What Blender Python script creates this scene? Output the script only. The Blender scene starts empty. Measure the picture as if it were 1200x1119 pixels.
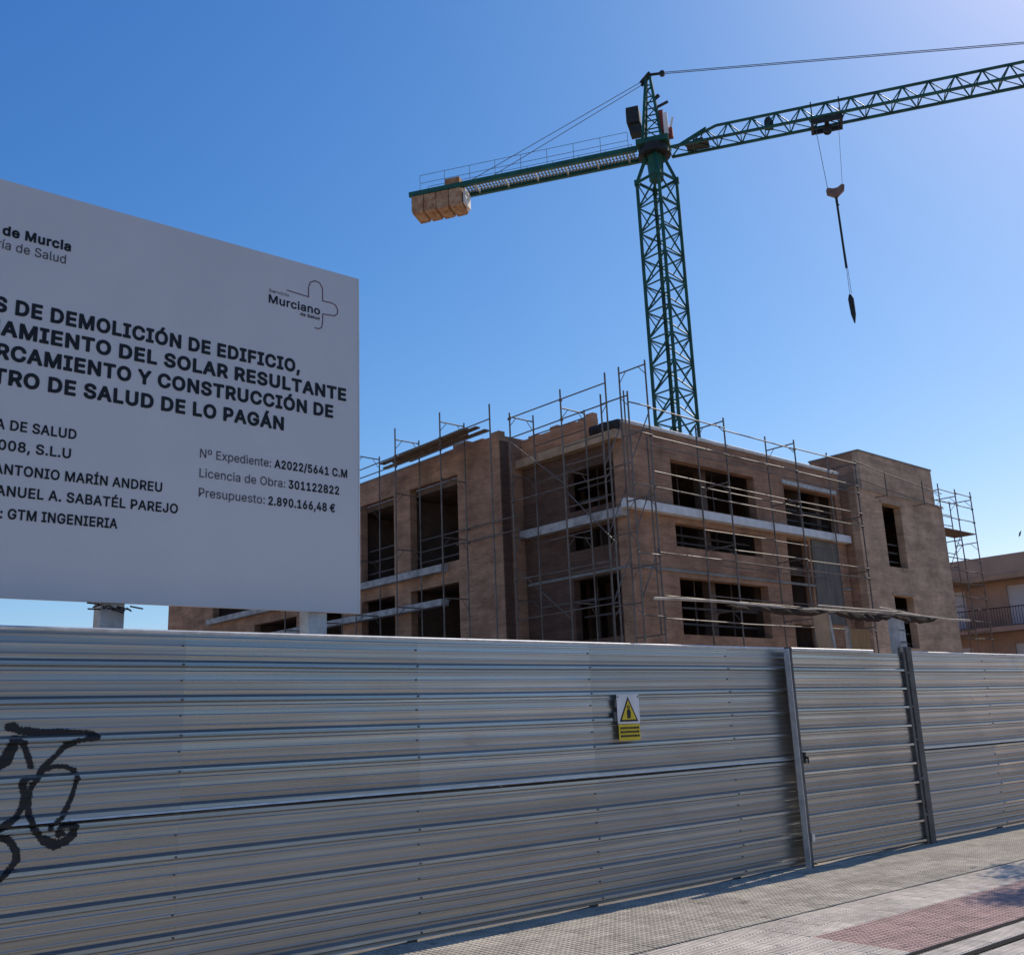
import bpy, math, random
from math import sin, cos, tan, radians, pi, sqrt, atan2, hypot
from mathutils import Vector, Matrix
from mathutils.geometry import tessellate_polygon
random.seed(7)
S = bpy.context.scene
COL = S.collection

# ------------------------------------------------------------------ camera
FPX, PITCH, ROLL, EYE = 1182.7, radians(13.97), radians(2.377), 1.6
fw = Vector((0, cos(PITCH), sin(PITCH)))
r0 = Vector((1, 0, 0)); u0 = r0.cross(fw)
rt = r0 * cos(ROLL) - u0 * sin(ROLL)
up = u0 * cos(ROLL) + r0 * sin(ROLL)
cam_d = bpy.data.cameras.new('camera'); cam = bpy.data.objects.new('camera', cam_d); COL.objects.link(cam)
cam_d.sensor_fit = 'HORIZONTAL'; cam_d.sensor_width = 36; cam_d.lens = FPX / 1200 * 36
cam_d.clip_start = 0.05; cam_d.clip_end = 3000
M = Matrix(((rt.x, up.x, -fw.x, 0), (rt.y, up.y, -fw.y, 0), (rt.z, up.z, -fw.z, EYE), (0, 0, 0, 1)))
cam.matrix_world = M
S.camera = cam

# ------------------------------------------------------------------ light
SUN_AZ, SUN_EL = 43.0, 46.0
w = bpy.data.worlds.new('World'); S.world = w; w.use_nodes = True
nt = w.node_tree; nt.nodes.clear()
sky = nt.nodes.new('ShaderNodeTexSky'); sky.sky_type = 'NISHITA'; sky.sun_disc = False
sky.sun_elevation = radians(SUN_EL); sky.sun_rotation = radians(SUN_AZ)
sky.altitude = 0; sky.air_density = 1.0; sky.dust_density = 0.5; sky.ozone_density = 2.2
bg = nt.nodes.new('ShaderNodeBackground'); bg.inputs['Strength'].default_value = 0.10
out = nt.nodes.new('ShaderNodeOutputWorld')
sep = nt.nodes.new('ShaderNodeSeparateColor'); com = nt.nodes.new('ShaderNodeCombineColor'); nt.links.new(sky.outputs[0], sep.inputs[0])
for i, (g_, k_) in enumerate(((1.70, 1.71), (1.2, 1.197), (0.85, 1.17))):     # deeper, cleaner blue than the raw model, over the whole dome
    a = nt.nodes.new('ShaderNodeMath'); a.operation = 'MULTIPLY'; a.inputs[1].default_value = 0.1; nt.links.new(sep.outputs[i], a.inputs[0])
    b = nt.nodes.new('ShaderNodeMath'); b.operation = 'POWER'; b.inputs[1].default_value = g_; nt.links.new(a.outputs[0], b.inputs[0])
    c = nt.nodes.new('ShaderNodeMath'); c.operation = 'MULTIPLY'; c.inputs[1].default_value = 10 * k_; nt.links.new(b.outputs[0], c.inputs[0])
    nt.links.new(c.outputs[0], com.inputs[i])
nt.links.new(com.outputs[0], bg.inputs[0]); nt.links.new(bg.outputs[0], out.inputs[0])
sd = bpy.data.lights.new('sun', 'SUN'); sd.energy = 4.3; sd.angle = radians(0.5); sd.color = (1.0, 0.91, 0.78)
so = bpy.data.objects.new('sun', sd); COL.objects.link(so)
sdir = Vector((sin(radians(SUN_AZ)) * cos(radians(SUN_EL)), cos(radians(SUN_AZ)) * cos(radians(SUN_EL)), sin(radians(SUN_EL))))
so.rotation_euler = sdir.to_track_quat('Z', 'Y').to_euler(); so.location = (20, 20, 60)
S.view_settings.view_transform = 'Standard'; S.view_settings.look = 'None'
S.view_settings.gamma = 1; S.view_settings.use_curve_mapping = False
S.view_settings.exposure = 0.08

# ------------------------------------------------------------------ materials
def new_mat(name):
    m = bpy.data.materials.new(name); m.use_nodes = True
    n = m.node_tree; b = n.nodes['Principled BSDF']
    return m, n, b
def N(n, t, **k):
    x = n.nodes.new(t)
    for a, v in k.items():
        if a in x.inputs: x.inputs[a].default_value = v
        else: setattr(x, a, v)
    return x
def mixc(n, fac, a, b, blend='MIX'):
    x = n.nodes.new('ShaderNodeMix'); x.data_type = 'RGBA'; x.blend_type = blend
    for i, v in ((0, fac), (6, a), (7, b)):
        if isinstance(v, (int, float, tuple)):
            x.inputs[i].default_value = v if i == 0 else (*v, 1)
        else: n.links.new(v, x.inputs[i])
    return x.outputs[2]
def ramp(n, src, p0, p1, c0=0.0, c1=1.0):
    x = n.nodes.new('ShaderNodeMapRange'); x.inputs[1].default_value = p0; x.inputs[2].default_value = p1
    x.inputs[3].default_value = c0; x.inputs[4].default_value = c1; n.links.new(src, x.inputs[0]); return x.outputs[0]
def coords(n, scale=(1, 1, 1), kind='Object'):
    tc = n.nodes.new('ShaderNodeTexCoord'); mp = n.nodes.new('ShaderNodeMapping'); mp.inputs['Scale'].default_value = scale
    n.links.new(tc.outputs[kind], mp.inputs[0]); return mp.outputs[0]
def noise(n, vec, scale, detail=4, rough=0.6):
    x = n.nodes.new('ShaderNodeTexNoise'); x.inputs['Scale'].default_value = scale; x.inputs['Detail'].default_value = detail
    x.inputs['Roughness'].default_value = rough; n.links.new(vec, x.inputs['Vector']); return x.outputs[0]
def bump(n, b, h, strength=0.3, dist=0.01):
    x = n.nodes.new('ShaderNodeBump'); x.inputs['Strength'].default_value = strength; x.inputs['Distance'].default_value = dist
    n.links.new(h, x.inputs['Height']); n.links.new(x.outputs[0], b.inputs['Normal'])
def rough_mat(name, col, col2=None, scale=3.0, rough=0.85, metal=0.0, bstr=0.2, bdist=0.01, stretch=(1, 1, 1), rnd=0.0, spec=0.3, stain=False):
    m, n, b = new_mat(name)
    col2 = col2 or tuple(c * 0.7 for c in col)
    v = coords(n, stretch)
    f1 = noise(n, v, scale, 6, 0.65); f = ramp(n, f1, 0.35, 0.68)
    c = mixc(n, f, col2, col)
    if rnd:
        oi = n.nodes.new('ShaderNodeObjectInfo'); g = ramp(n, oi.outputs['Random'], 0, 1, 1 - rnd, 1 + rnd)
        cb = n.nodes.new('ShaderNodeCombineColor')
        for i in range(3): n.links.new(g, cb.inputs[i])
        c = mixc(n, 1.0, c, cb.outputs[0], 'MULTIPLY')
    if stain:                                   # dirt that runs on from tile to tile
        ge = n.nodes.new('ShaderNodeNewGeometry')
        st = ramp(n, noise(n, ge.outputs['Position'], 1.1, 7, 0.75), 0.40, 0.60, 0.82, 1.06); sp_ = ramp(n, noise(n, ge.outputs['Position'], 5.5, 3, 0.5), 0.66, 0.72, 1.0, 0.62)
        mu = n.nodes.new('ShaderNodeMath'); mu.operation = 'MULTIPLY'; n.links.new(st, mu.inputs[0]); n.links.new(sp_, mu.inputs[1])
        cs = n.nodes.new('ShaderNodeCombineColor')
        for i in range(3): n.links.new(mu.outputs[0], cs.inputs[i])
        c = mixc(n, 1.0, c, cs.outputs[0], 'MULTIPLY')
    n.links.new(c, b.inputs['Base Color'])
    b.inputs['Roughness'].default_value = rough; b.inputs['Metallic'].default_value = metal
    b.inputs['Specular IOR Level'].default_value = spec
    if bstr: bump(n, b, noise(n, v, scale * 8, 4, 0.7), bstr, bdist)
    return m
def brick_mat(name, c1, c2, mortar, dark=0.72):
    m, n, b = new_mat(name)
    tc = n.nodes.new('ShaderNodeTexCoord'); sp = n.nodes.new('ShaderNodeSeparateXYZ'); n.links.new(tc.outputs['Object'], sp.inputs[0])
    ad = n.nodes.new('ShaderNodeMath'); n.links.new(sp.outputs[0], ad.inputs[0]); n.links.new(sp.outputs[1], ad.inputs[1])
    cb = n.nodes.new('ShaderNodeCombineXYZ'); n.links.new(ad.outputs[0], cb.inputs[0]); n.links.new(sp.outputs[2], cb.inputs[1])
    bt = n.nodes.new('ShaderNodeTexBrick'); n.links.new(cb.outputs[0], bt.inputs['Vector'])
    bt.inputs['Scale'].default_value = 1.0; bt.inputs['Brick Width'].default_value = 0.25; bt.inputs['Row Height'].default_value = 0.065
    bt.inputs['Mortar Size'].default_value = 0.009; bt.inputs['Mortar Smooth'].default_value = 0.3; bt.inputs['Bias'].default_value = 0.0
    bt.inputs['Color1'].default_value = (*c1, 1); bt.inputs['Color2'].default_value = (*c2, 1); bt.inputs['Mortar'].default_value = (*mortar, 1)
    big = ramp(n, noise(n, tc.outputs['Object'], 0.9, 6, 0.7), 0.3, 0.72, dark, 1.12)
    mp = n.nodes.new('ShaderNodeMapping'); mp.inputs['Scale'].default_value = (0.5, 0.5, 3.2); n.links.new(tc.outputs['Object'], mp.inputs[0])
    drip = ramp(n, noise(n, mp.outputs[0], 1.3, 5, 0.6), 0.36, 0.60, 0.80, 1.08)
    mu = n.nodes.new('ShaderNodeMath'); mu.operation = 'MULTIPLY'; n.links.new(big, mu.inputs[0]); n.links.new(drip, mu.inputs[1])
    cc = n.nodes.new('ShaderNodeCombineColor')
    for i in range(3): n.links.new(mu.outputs[0], cc.inputs[i])
    spl = ramp(n, noise(n, tc.outputs['Object'], 2.3, 7, 0.75), 0.60, 0.70)
    c = mixc(n, spl, bt.outputs['Color'], mortar)
    c = mixc(n, 1.0, c, cc.outputs[0], 'MULTIPLY')
    n.links.new(c, b.inputs['Base Color']); b.inputs['Roughness'].default_value = 0.92; b.inputs['Specular IOR Level'].default_value = 0.2
    inv = n.nodes.new('ShaderNodeMath'); inv.operation = 'SUBTRACT'; inv.inputs[0].default_value = 1; n.links.new(bt.outputs['Fac'], inv.inputs[1])
    bump(n, b, inv.outputs[0], 0.8, 0.012)
    return m
def galv_mat(name, base, rough=0.36, var=0.3):
    m, n, b = new_mat(name)
    v = coords(n, (0.09, 1, 20)); s1 = noise(n, v, 1.6, 8, 0.7)
    v2 = coords(n, (1, 1, 1)); s2 = noise(n, v2, 1.3, 5, 0.6)
    v3 = coords(n, (0.16, 1, 75)); s3 = noise(n, v3, 1.0, 4, 0.8)
    oi = n.nodes.new('ShaderNodeObjectInfo')
    c = mixc(n, ramp(n, s1, 0.33, 0.67), tuple(x * (1 - var) for x in base), tuple(min(1, x * (1 + var * .6)) for x in base))
    c = mixc(n, ramp(n, s3, 0.58, 0.74, 0, 0.45), c, (0.50, 0.455, 0.34))  # streaks tinted pale yellow, standing in for sunlit rib lines
    c = mixc(n, ramp(n, s2, 0.5, 0.75, 0, 0.2), c, (0.24, 0.235, 0.23))
    n.links.new(c, b.inputs['Base Color'])
    b.inputs['Metallic'].default_value = 0.82
    a = n.nodes.new('ShaderNodeMath'); n.links.new(ramp(n, s1, 0.3, 0.7, rough + 0.12, rough - 0.05), a.inputs[0])
    n.links.new(ramp(n, oi.outputs['Random'], 0, 1, -0.06, 0.07), a.inputs[1])
    n.links.new(a.outputs[0], b.inputs['Roughness'])
    bump(n, b, s3, 0.12, 0.003)
    return m
MAT = {}
MAT['galv'] = galv_mat('galvanised_steel', (0.325, 0.326, 0.318), 0.27, 0.30)
MAT['galv_new'] = galv_mat('fresh_galvanised_steel', (0.355, 0.36, 0.36), 0.23, 0.28)
MAT['galv_bright'] = rough_mat('galvanised_cap', (0.62, 0.62, 0.62), (0.45, 0.45, 0.46), 9, 0.42, 0.55, 0.05)
MAT['galv_dark'] = rough_mat('weathered_steel', (0.13, 0.13, 0.13), (0.07, 0.065, 0.06), 6, 0.6, 0.4)
MAT['guard'] = rough_mat('grey_guard_board', (0.10, 0.085, 0.075), (0.06, 0.05, 0.045), 3, 0.8, 0, 0.2)
MAT['tube'] = rough_mat('scaffold_tube', (0.20, 0.17, 0.14), (0.10, 0.075, 0.06), 1.5, 0.55, 0.15, 0)
MAT['coupler'] = rough_mat('scaffold_coupler', (0.16, 0.13, 0.11), (0.08, 0.06, 0.05), 8, 0.7, 0.3, 0)
MAT['brick'] = brick_mat('rough_brick', (0.50, 0.27, 0.165), (0.40, 0.21, 0.13), (0.46, 0.31, 0.205), 0.5)
MAT['brick_rendered_lit'] = brick_mat('mortar_smeared_lit_brick', (0.66, 0.42, 0.27), (0.54, 0.34, 0.22), (0.68, 0.48, 0.33), 0.55)  # smeared facing, lightened further to carry grazing sun in its colour
MAT['brick_dark'] = brick_mat('recess_shade_brick', (0.15, 0.08, 0.055), (0.115, 0.062, 0.043), (0.15, 0.105, 0.08), 0.7)  # darker copy of the brick; the shade of the recess is in its colour
MAT['brick_orange'] = brick_mat('orange_brick', (0.62, 0.28, 0.14), (0.50, 0.22, 0.11), (0.55, 0.36, 0.24), 0.7)
MAT['concrete'] = rough_mat('concrete', (0.30, 0.285, 0.26), (0.19, 0.175, 0.155), 2.2, 0.9, 0, 0.4, 0.01)
MAT['concrete_tan'] = rough_mat('tan_concrete', (0.48, 0.33, 0.21), (0.30, 0.20, 0.125), 1.8, 0.9, 0, 0.4)
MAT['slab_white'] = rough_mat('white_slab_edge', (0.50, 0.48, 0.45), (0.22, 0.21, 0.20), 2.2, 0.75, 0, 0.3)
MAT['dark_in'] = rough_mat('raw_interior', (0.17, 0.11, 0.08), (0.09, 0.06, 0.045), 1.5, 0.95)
MAT['panel_grey'] = rough_mat('grey_render', (0.19, 0.165, 0.14), (0.11, 0.10, 0.085), 1.6, 0.85, 0, 0.2, stretch=(4, 4, 0.6))
MAT['wood'] = rough_mat('weathered_plank', (0.28, 0.19, 0.12), (0.13, 0.09, 0.06), 4, 0.85, 0, 0.3, stretch=(1, 1, 4))
MAT['pale_wood'] = rough_mat('pale_pole', (0.52, 0.45, 0.38), (0.30, 0.24, 0.19), 5, 0.8, 0, 0.3)
MAT['plywood'] = rough_mat('orange_plywood', (0.56, 0.31, 0.13), (0.40, 0.21, 0.09), 3, 0.8, 0, 0.2, stretch=(4, 4, 1))
MAT['netting'] = rough_mat('brown_netting', (0.055, 0.035, 0.026), (0.03, 0.02, 0.016), 9, 0.95, 0, 0.6, 0.02)
MAT['tarp'] = rough_mat('dark_tarp', (0.035, 0.03, 0.03), (0.02, 0.018, 0.018), 5, 0.7, 0, 0.4, 0.03)
MAT['crane'] = rough_mat('green_crane_paint', (0.012, 0.105, 0.066), (0.008, 0.05, 0.036), 1.2, 0.5, 0, 0, spec=0.4)
MAT['crane_dark'] = rough_mat('dark_crane_steel', (0.03, 0.035, 0.035), (0.02, 0.02, 0.02), 2, 0.6, 0.2, 0)
MAT['crane_red'] = rough_mat('red_crane_paint', (0.30, 0.06, 0.04), (0.18, 0.05, 0.04), 3, 0.6, 0, 0)
MAT['crane_grate'] = rough_mat('walkway_grating', (0.34, 0.36, 0.36), (0.22, 0.24, 0.24), 6, 0.6, 0.4, 0)
MAT['hook'] = rough_mat('faded_brown_paint', (0.22, 0.14, 0.11), (0.14, 0.08, 0.06), 3, 0.6, 0, 0)
MAT['ballast'] = rough_mat('rusty_concrete_ballast', (0.50, 0.34, 0.21), (0.26, 0.12, 0.06), 2.4, 0.9, 0, 0.3)
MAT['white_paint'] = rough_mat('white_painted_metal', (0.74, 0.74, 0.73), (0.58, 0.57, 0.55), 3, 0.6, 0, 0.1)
MAT['post_white'] = rough_mat('whitewashed_post', (0.60, 0.60, 0.58), (0.38, 0.36, 0.33), 7, 0.85, 0, 0.3)
MAT['sign'] = rough_mat('white_sign_board', (0.57, 0.565, 0.57), (0.53, 0.53, 0.54), 0.8, 0.5, 0, 0.03, 0.002)
MAT['ink'] = rough_mat('black_print', (0.012, 0.012, 0.014), (0.010, 0.010, 0.012), 3, 0.5, 0, 0)
MAT['ink_grey'] = rough_mat('grey_print', (0.10, 0.09, 0.10), (0.08, 0.07, 0.08), 3, 0.5, 0, 0)
MAT['ink_maroon'] = rough_mat('maroon_print', (0.16, 0.07, 0.10), (0.12, 0.05, 0.07), 3, 0.5, 0, 0)
MAT['spray'] = rough_mat('black_spray_paint', (0.010, 0.010, 0.012), (0.02, 0.02, 0.022), 12, 0.6, 0, 0)
MAT['yellow'] = rough_mat('yellow_print', (0.72, 0.55, 0.02), (0.55, 0.40, 0.03), 8, 0.5, 0, 0)
MAT['grey_tile'] = rough_mat('grey_pavement_tile', (0.50, 0.445, 0.365), (0.36, 0.32, 0.265), 6, 0.9, 0, 0.3, 0.004, rnd=0.14, stain=True)
MAT['white_tile'] = rough_mat('cream_pavement_tile', (0.73, 0.645, 0.545), (0.56, 0.49, 0.41), 6, 0.9, 0, 0.3, 0.004, rnd=0.10, stain=True)
MAT['red_tile'] = rough_mat('red_pavement_tile', (0.47, 0.32, 0.285), (0.35, 0.24, 0.215), 6, 0.9, 0, 0.3, 0.004, rnd=0.12, stain=True)
MAT['joint'] = rough_mat('sandy_joint', (0.21, 0.185, 0.16), (0.13, 0.115, 0.10), 10, 0.95)
MAT['strip'] = rough_mat('dark_drain_strip', (0.022, 0.02, 0.02), (0.012, 0.011, 0.011), 8, 0.95, spec=0.1)
MAT['earth'] = rough_mat('bare_earth', (0.42, 0.345, 0.27), (0.32, 0.26, 0.20), 0.6, 0.95, 0, 0.5, 0.05)
MAT['asphalt'] = rough_mat('asphalt', (0.055, 0.055, 0.055), (0.04, 0.04, 0.04), 8, 0.9)
MAT['leaf'] = rough_mat('leaf', (0.07, 0.11, 0.03), (0.035, 0.06, 0.02), 3, 0.7, 0, 0)
MAT['bark'] = rough_mat('bark', (0.18, 0.14, 0.10), (0.10, 0.08, 0.06), 6, 0.95)
MAT['far_wall'] = rough_mat('tan_render', (0.46, 0.32, 0.23), (0.34, 0.235, 0.17), 0.7, 0.9, 0, 0.1)
MAT['shutter'] = rough_mat('pale_shutter', (0.60, 0.60, 0.60), (0.52, 0.52, 0.53), 1, 0.6, 0, 0.1, stretch=(1, 1, 8))
MAT['rail_dark'] = rough_mat('dark_railing', (0.04, 0.035, 0.035), (0.03, 0.025, 0.025), 3, 0.5, 0.3, 0)
MAT['rope'] = rough_mat('steel_rope', (0.16, 0.17, 0.18), (0.10, 0.10, 0.11), 3, 0.5, 0.3, 0)

# ------------------------------------------------------------------ helpers
class MB:
    def __init__(s): s.v = []; s.f = []
    def box(s, x0, x1, y0, y1, z0, z1):
        b = len(s.v)
        s.v += [(x0, y0, z0), (x1, y0, z0), (x1, y1, z0), (x0, y1, z0), (x0, y0, z1), (x1, y0, z1), (x1, y1, z1), (x0, y1, z1)]
        s.f += [(b, b+3, b+2, b+1), (b+4, b+5, b+6, b+7), (b, b+1, b+5, b+4), (b+1, b+2, b+6, b+5), (b+2, b+3, b+7, b+6), (b+3, b, b+4, b+7)]
        return s
    def tube(s, p, q, r=0.024, n=6, r2=None):
        p = Vector(p); q = Vector(q); d = (q - p)
        if d.length < 1e-6: return s
        d.normalize(); a = d.orthogonal().normalized(); c = d.cross(a); b = len(s.v)
        for P, R in ((p, r), (q, r2 if r2 is not None else r)):
            for i in range(n):
                t = 2 * pi * i / n; s.v.append(tuple(P + a * (R * cos(t)) + c * (R * sin(t))))
        for i in range(n): s.f.append((b+i, b+(i+1) % n, b+n+(i+1) % n, b+n+i))
        s.f.append(tuple(b+n-1-i for i in range(n))); s.f.append(tuple(b+n+i for i in range(n)))
        return s
    def bar(s, p, q, wy, wz):            # rectangular bar between two points
        p = Vector(p); q = Vector(q); d = (q - p).normalized()
        upv = Vector((0, 0, 1)) if abs(d.z) < 0.9 else Vector((0, 1, 0))
        a = d.cross(upv).normalized() * (wy / 2); c = a.cross(d).normalized() * (wz / 2); b = len(s.v)
        for P in (p, q):
            for sa, sc in ((-1, -1), (1, -1), (1, 1), (-1, 1)): s.v.append(tuple(P + a * sa + c * sc))
        for i in range(4): s.f.append((b+i, b+(i+1) % 4, b+4+(i+1) % 4, b+4+i))
        s.f.append((b+3, b+2, b+1, b)); s.f.append((b+4, b+5, b+6, b+7)); return s
    def path(s, pts, r, n=6):
        for a, b in zip(pts, pts[1:]): s.tube(a, b, r, n)
        return s
    def poly(s, pts, y0, y1):            # outline in x,z extruded along y
        b = len(s.v); k = len(pts)
        s.v += [(x, y0, z) for x, z in pts] + [(x, y1, z) for x, z in pts]
        s.f.append(tuple(range(b, b+k))); s.f.append(tuple(range(b+2*k-1, b+k-1, -1)))
        for i in range(k): s.f.append((b+i, b+k+i, b+k+(i+1) % k, b+(i+1) % k))
        return s
    def build(s, name, mat, parent=None, kind=None, smooth=False, label=None):
        o = (parent.get('_o') if parent else None) or (0, 0, 0)
        me = bpy.data.meshes.new(name); me.from_pydata([(x-o[0], y-o[1], z-o[2]) for x, y, z in s.v], [], s.f)
        me.materials.append(mat)
        if smooth: me.polygons.foreach_set('use_smooth', [True] * len(me.polygons))
        me.update()
        ob = bpy.data.objects.new(name, me); COL.objects.link(ob)
        if parent: ob.parent = parent
        if kind: ob['kind'] = kind
        if label: ob['label'] = label
        return ob
def frame(origin, az):                   # local x runs along azimuth az, local y to its left
    return Matrix.Translation(Vector(origin)) @ Matrix.Rotation(radians(90 - az), 4, 'Z')
def thing(name, label, cat, fr, at=(0, 0, 0), group=None):
    o = bpy.data.objects.new(name, None); COL.objects.link(o); o.empty_display_size = 0.3
    o.matrix_world = fr @ Matrix.Translation(Vector(at))
    o['_o'] = tuple(at); o['label'] = label; o['category'] = cat
    if group: o['group'] = group
    return o
def wall(mb, axis, c0, c1, u0, u1, z0, z1, holes):
    us = sorted({u0, u1, *[h[0] for h in holes], *[h[1] for h in holes]}); zs = sorted({z0, z1, *[h[2] for h in holes], *[h[3] for h in holes]})
    us = [u for u in us if u0 <= u <= u1]; zs = [z for z in zs if z0 <= z <= z1]
    def solid(i, j):
        if i < 0 or j < 0 or i >= len(us)-1 or j >= len(zs)-1: return False
        u = (us[i]+us[i+1])/2; z = (zs[j]+zs[j+1])/2
        return not any(h[0] < u < h[1] and h[2] < z < h[3] for h in holes)
    def P(u, c, z): return (u, c, z) if axis == 'x' else (c, u, z)
    def quad(a, b, c, d):
        n = len(mb.v); mb.v += [a, b, c, d]; mb.f.append((n, n+1, n+2, n+3))
    for i in range(len(us)-1):
        for j in range(len(zs)-1):
            if not solid(i, j): continue
            a, b, c, d = us[i], us[i+1], zs[j], zs[j+1]
            quad(P(a, c0, c), P(b, c0, c), P(b, c0, d), P(a, c0, d)); quad(P(b, c1, c), P(a, c1, c), P(a, c1, d), P(b, c1, d))
            if not solid(i-1, j): quad(P(a, c1, c), P(a, c0, c), P(a, c0, d), P(a, c1, d))
            if not solid(i+1, j): quad(P(b, c0, c), P(b, c1, c), P(b, c1, d), P(b, c0, d))
            if not solid(i, j-1): quad(P(a, c1, c), P(b, c1, c), P(b, c0, c), P(a, c0, c))
            if not solid(i, j+1): quad(P(a, c0, d), P(b, c0, d), P(b, c1, d), P(a, c1, d))
    return mb

FENCE = frame((2.96205732, 11.75969229, 0), 50.4)
BLD = frame((3.44101205, 29.80200389, 0), 48.0)
JIB = frame((9.17736083, 53.21443458, 0), 107.0)

# ------------------------------------------------------------------ ground, pavement
g = MB(); R = 900
g.v += [(-R, -R, -0.16), (R, -R, -0.16), (R, R, -0.16), (-R, R, -0.16)]; g.f.append((0, 1, 2, 3))
g.build('ground', MAT['earth'], kind='structure')
pv = bpy.data.objects.new('pavement', None); COL.objects.link(pv); pv.matrix_world = FENCE; pv['kind'] = 'structure'; pv['_o'] = (0, 0, 0)
MB().box(-30, 60, -4.6, 0.6, -0.15, 0.0).build('mortar_bed', MAT['joint'], pv)
MB().box(-30, 60, -4.78, -4.602, -0.15, 0.012).build('kerb', MAT['concrete'], pv)
rd = MB().box(-60, 90, -13, -4.785, -0.156, -0.12).build('road', MAT['asphalt'], kind='structure'); rd.matrix_world = FENCE

def tile_mesh(name, mat, kind):
    a = 0.0985; m = MB(); m.box(-a, a, -a, a, 0.001, 0.009)
    m.f.pop(0)
    def pad(x0, x1, y0, y1, z0, z1, e):
        b = len(m.v)
        m.v.extend([(x0, y0, z0), (x1, y0, z0), (x1, y1, z0), (x0, y1, z0), (x0+e, y0+e, z1), (x1-e, y0+e, z1), (x1-e, y1-e, z1), (x0+e, y1-e, z1)])
        m.f.extend([(b+4, b+5, b+6, b+7), (b, b+1, b+5, b+4), (b+1, b+2, b+6, b+5), (b+2, b+3, b+7, b+6), (b+3, b, b+4, b+7)])
    if kind == 'pads':
        k = 4; st = 2 * a / k
        for i in range(k):
            for j in range(k): pad(-a+i*st+.004, -a+(i+1)*st-.004, -a+j*st+.004, -a+(j+1)*st-.004, 0.009, 0.0135, 0.003)
    else:
        k = 5; st = 2 * a / k
        for i in range(k): pad(-a+i*st+.005, -a+(i+1)*st-.005, -a+.003, a-.003, 0.009, 0.0145, 0.004)
    me = bpy.data.meshes.new(name); me.from_pydata(m.v, [], m.f); me.materials.append(mat); me.update()
    return me, m
cam_local = FENCE.inverted() @ Vector((0, 0, EYE))
def in_view(x, y):
    p = FENCE @ Vector((x, y, 0)); d = p - Vector((0, 0, EYE)); z = d.dot(fw)
    if z < 0.3: return False
    px = 600 + FPX * d.dot(rt) / z; py = 559.5 - FPX * d.dot(up) / z
    return -30 < px < 1230 and py < 1150
def red_zone(x, y):
    # red panels repeat along the pavement between the cream bands
    return -3.04 < y < -2.2 and (x > -3.0)
tiles = {'grey_tile': [], 'cream_tile': [], 'red_tile': []}
rows = [(-0.10 - 0.2 * j) for j in range(8)]                       # grey rows from the fence to 1.6 m
for y in rows:
    for i in range(-75, 75): tiles['grey_tile'].append((i * 0.2 + 0.1, y))
rows2 = [-1.74 - 0.2 * j for j in range(2)] + [-2.14] + [-2.34 - 0.2 * j for j in range(4)] + [-3.215] + [-3.505 - 0.2 * j for j in range(5)]
for y in rows2:
    for i in range(-75, 75):
        x = i * 0.2 + 0.1
        tiles['red_tile' if red_zone(x, y) and y > -3.0 and y < -2.2 else 'cream_tile'].append((x, y))
for nm, mk, kd in (('grey_tile', 'grey_tile', 'pads'), ('cream_tile', 'white_tile', 'ribs'), ('red_tile', 'red_tile', 'pads')):
    me, proto = tile_mesh(nm, MAT[mk], kd)
    vis = [t for t in tiles[nm] if in_view(*t)]; rest = [t for t in tiles[nm] if not in_view(*t)]
    vis.sort(key=lambda t: (t[0]-cam_local.x)**2 + (t[1]-cam_local.y)**2)
    for x, y in vis[:300]:
        o = bpy.data.objects.new(nm, me); COL.objects.link(o); o.parent = pv
        o.location = (x, y, random.uniform(-.0012, .0012)); o.rotation_euler = (random.uniform(-.006, .006), random.uniform(-.006, .006), random.uniform(-.006, .006))
    m = MB()
    for x, y in vis[300:] + rest:
        if abs(x) > 13: continue
        b = len(m.v); m.v += [(vx+x, vy+y, vz) for vx, vy, vz in proto.v]; m.f += [tuple(b+i for i in f) for f in proto.f]
    if m.v: m.build(nm + '_field', MAT[mk], pv, kind='stuff')
for y0, y1 in ((-3.110, -3.055), (-3.385, -3.325)):
    MB().box(-30, 60, y0, y1, 0.0, 0.0105).build('drain_strip', MAT['strip'], pv)
MB().box(-30, 60, -1.638, -1.604, 0.0, 0.006).build('dark_joint', MAT['strip'], pv)

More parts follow.
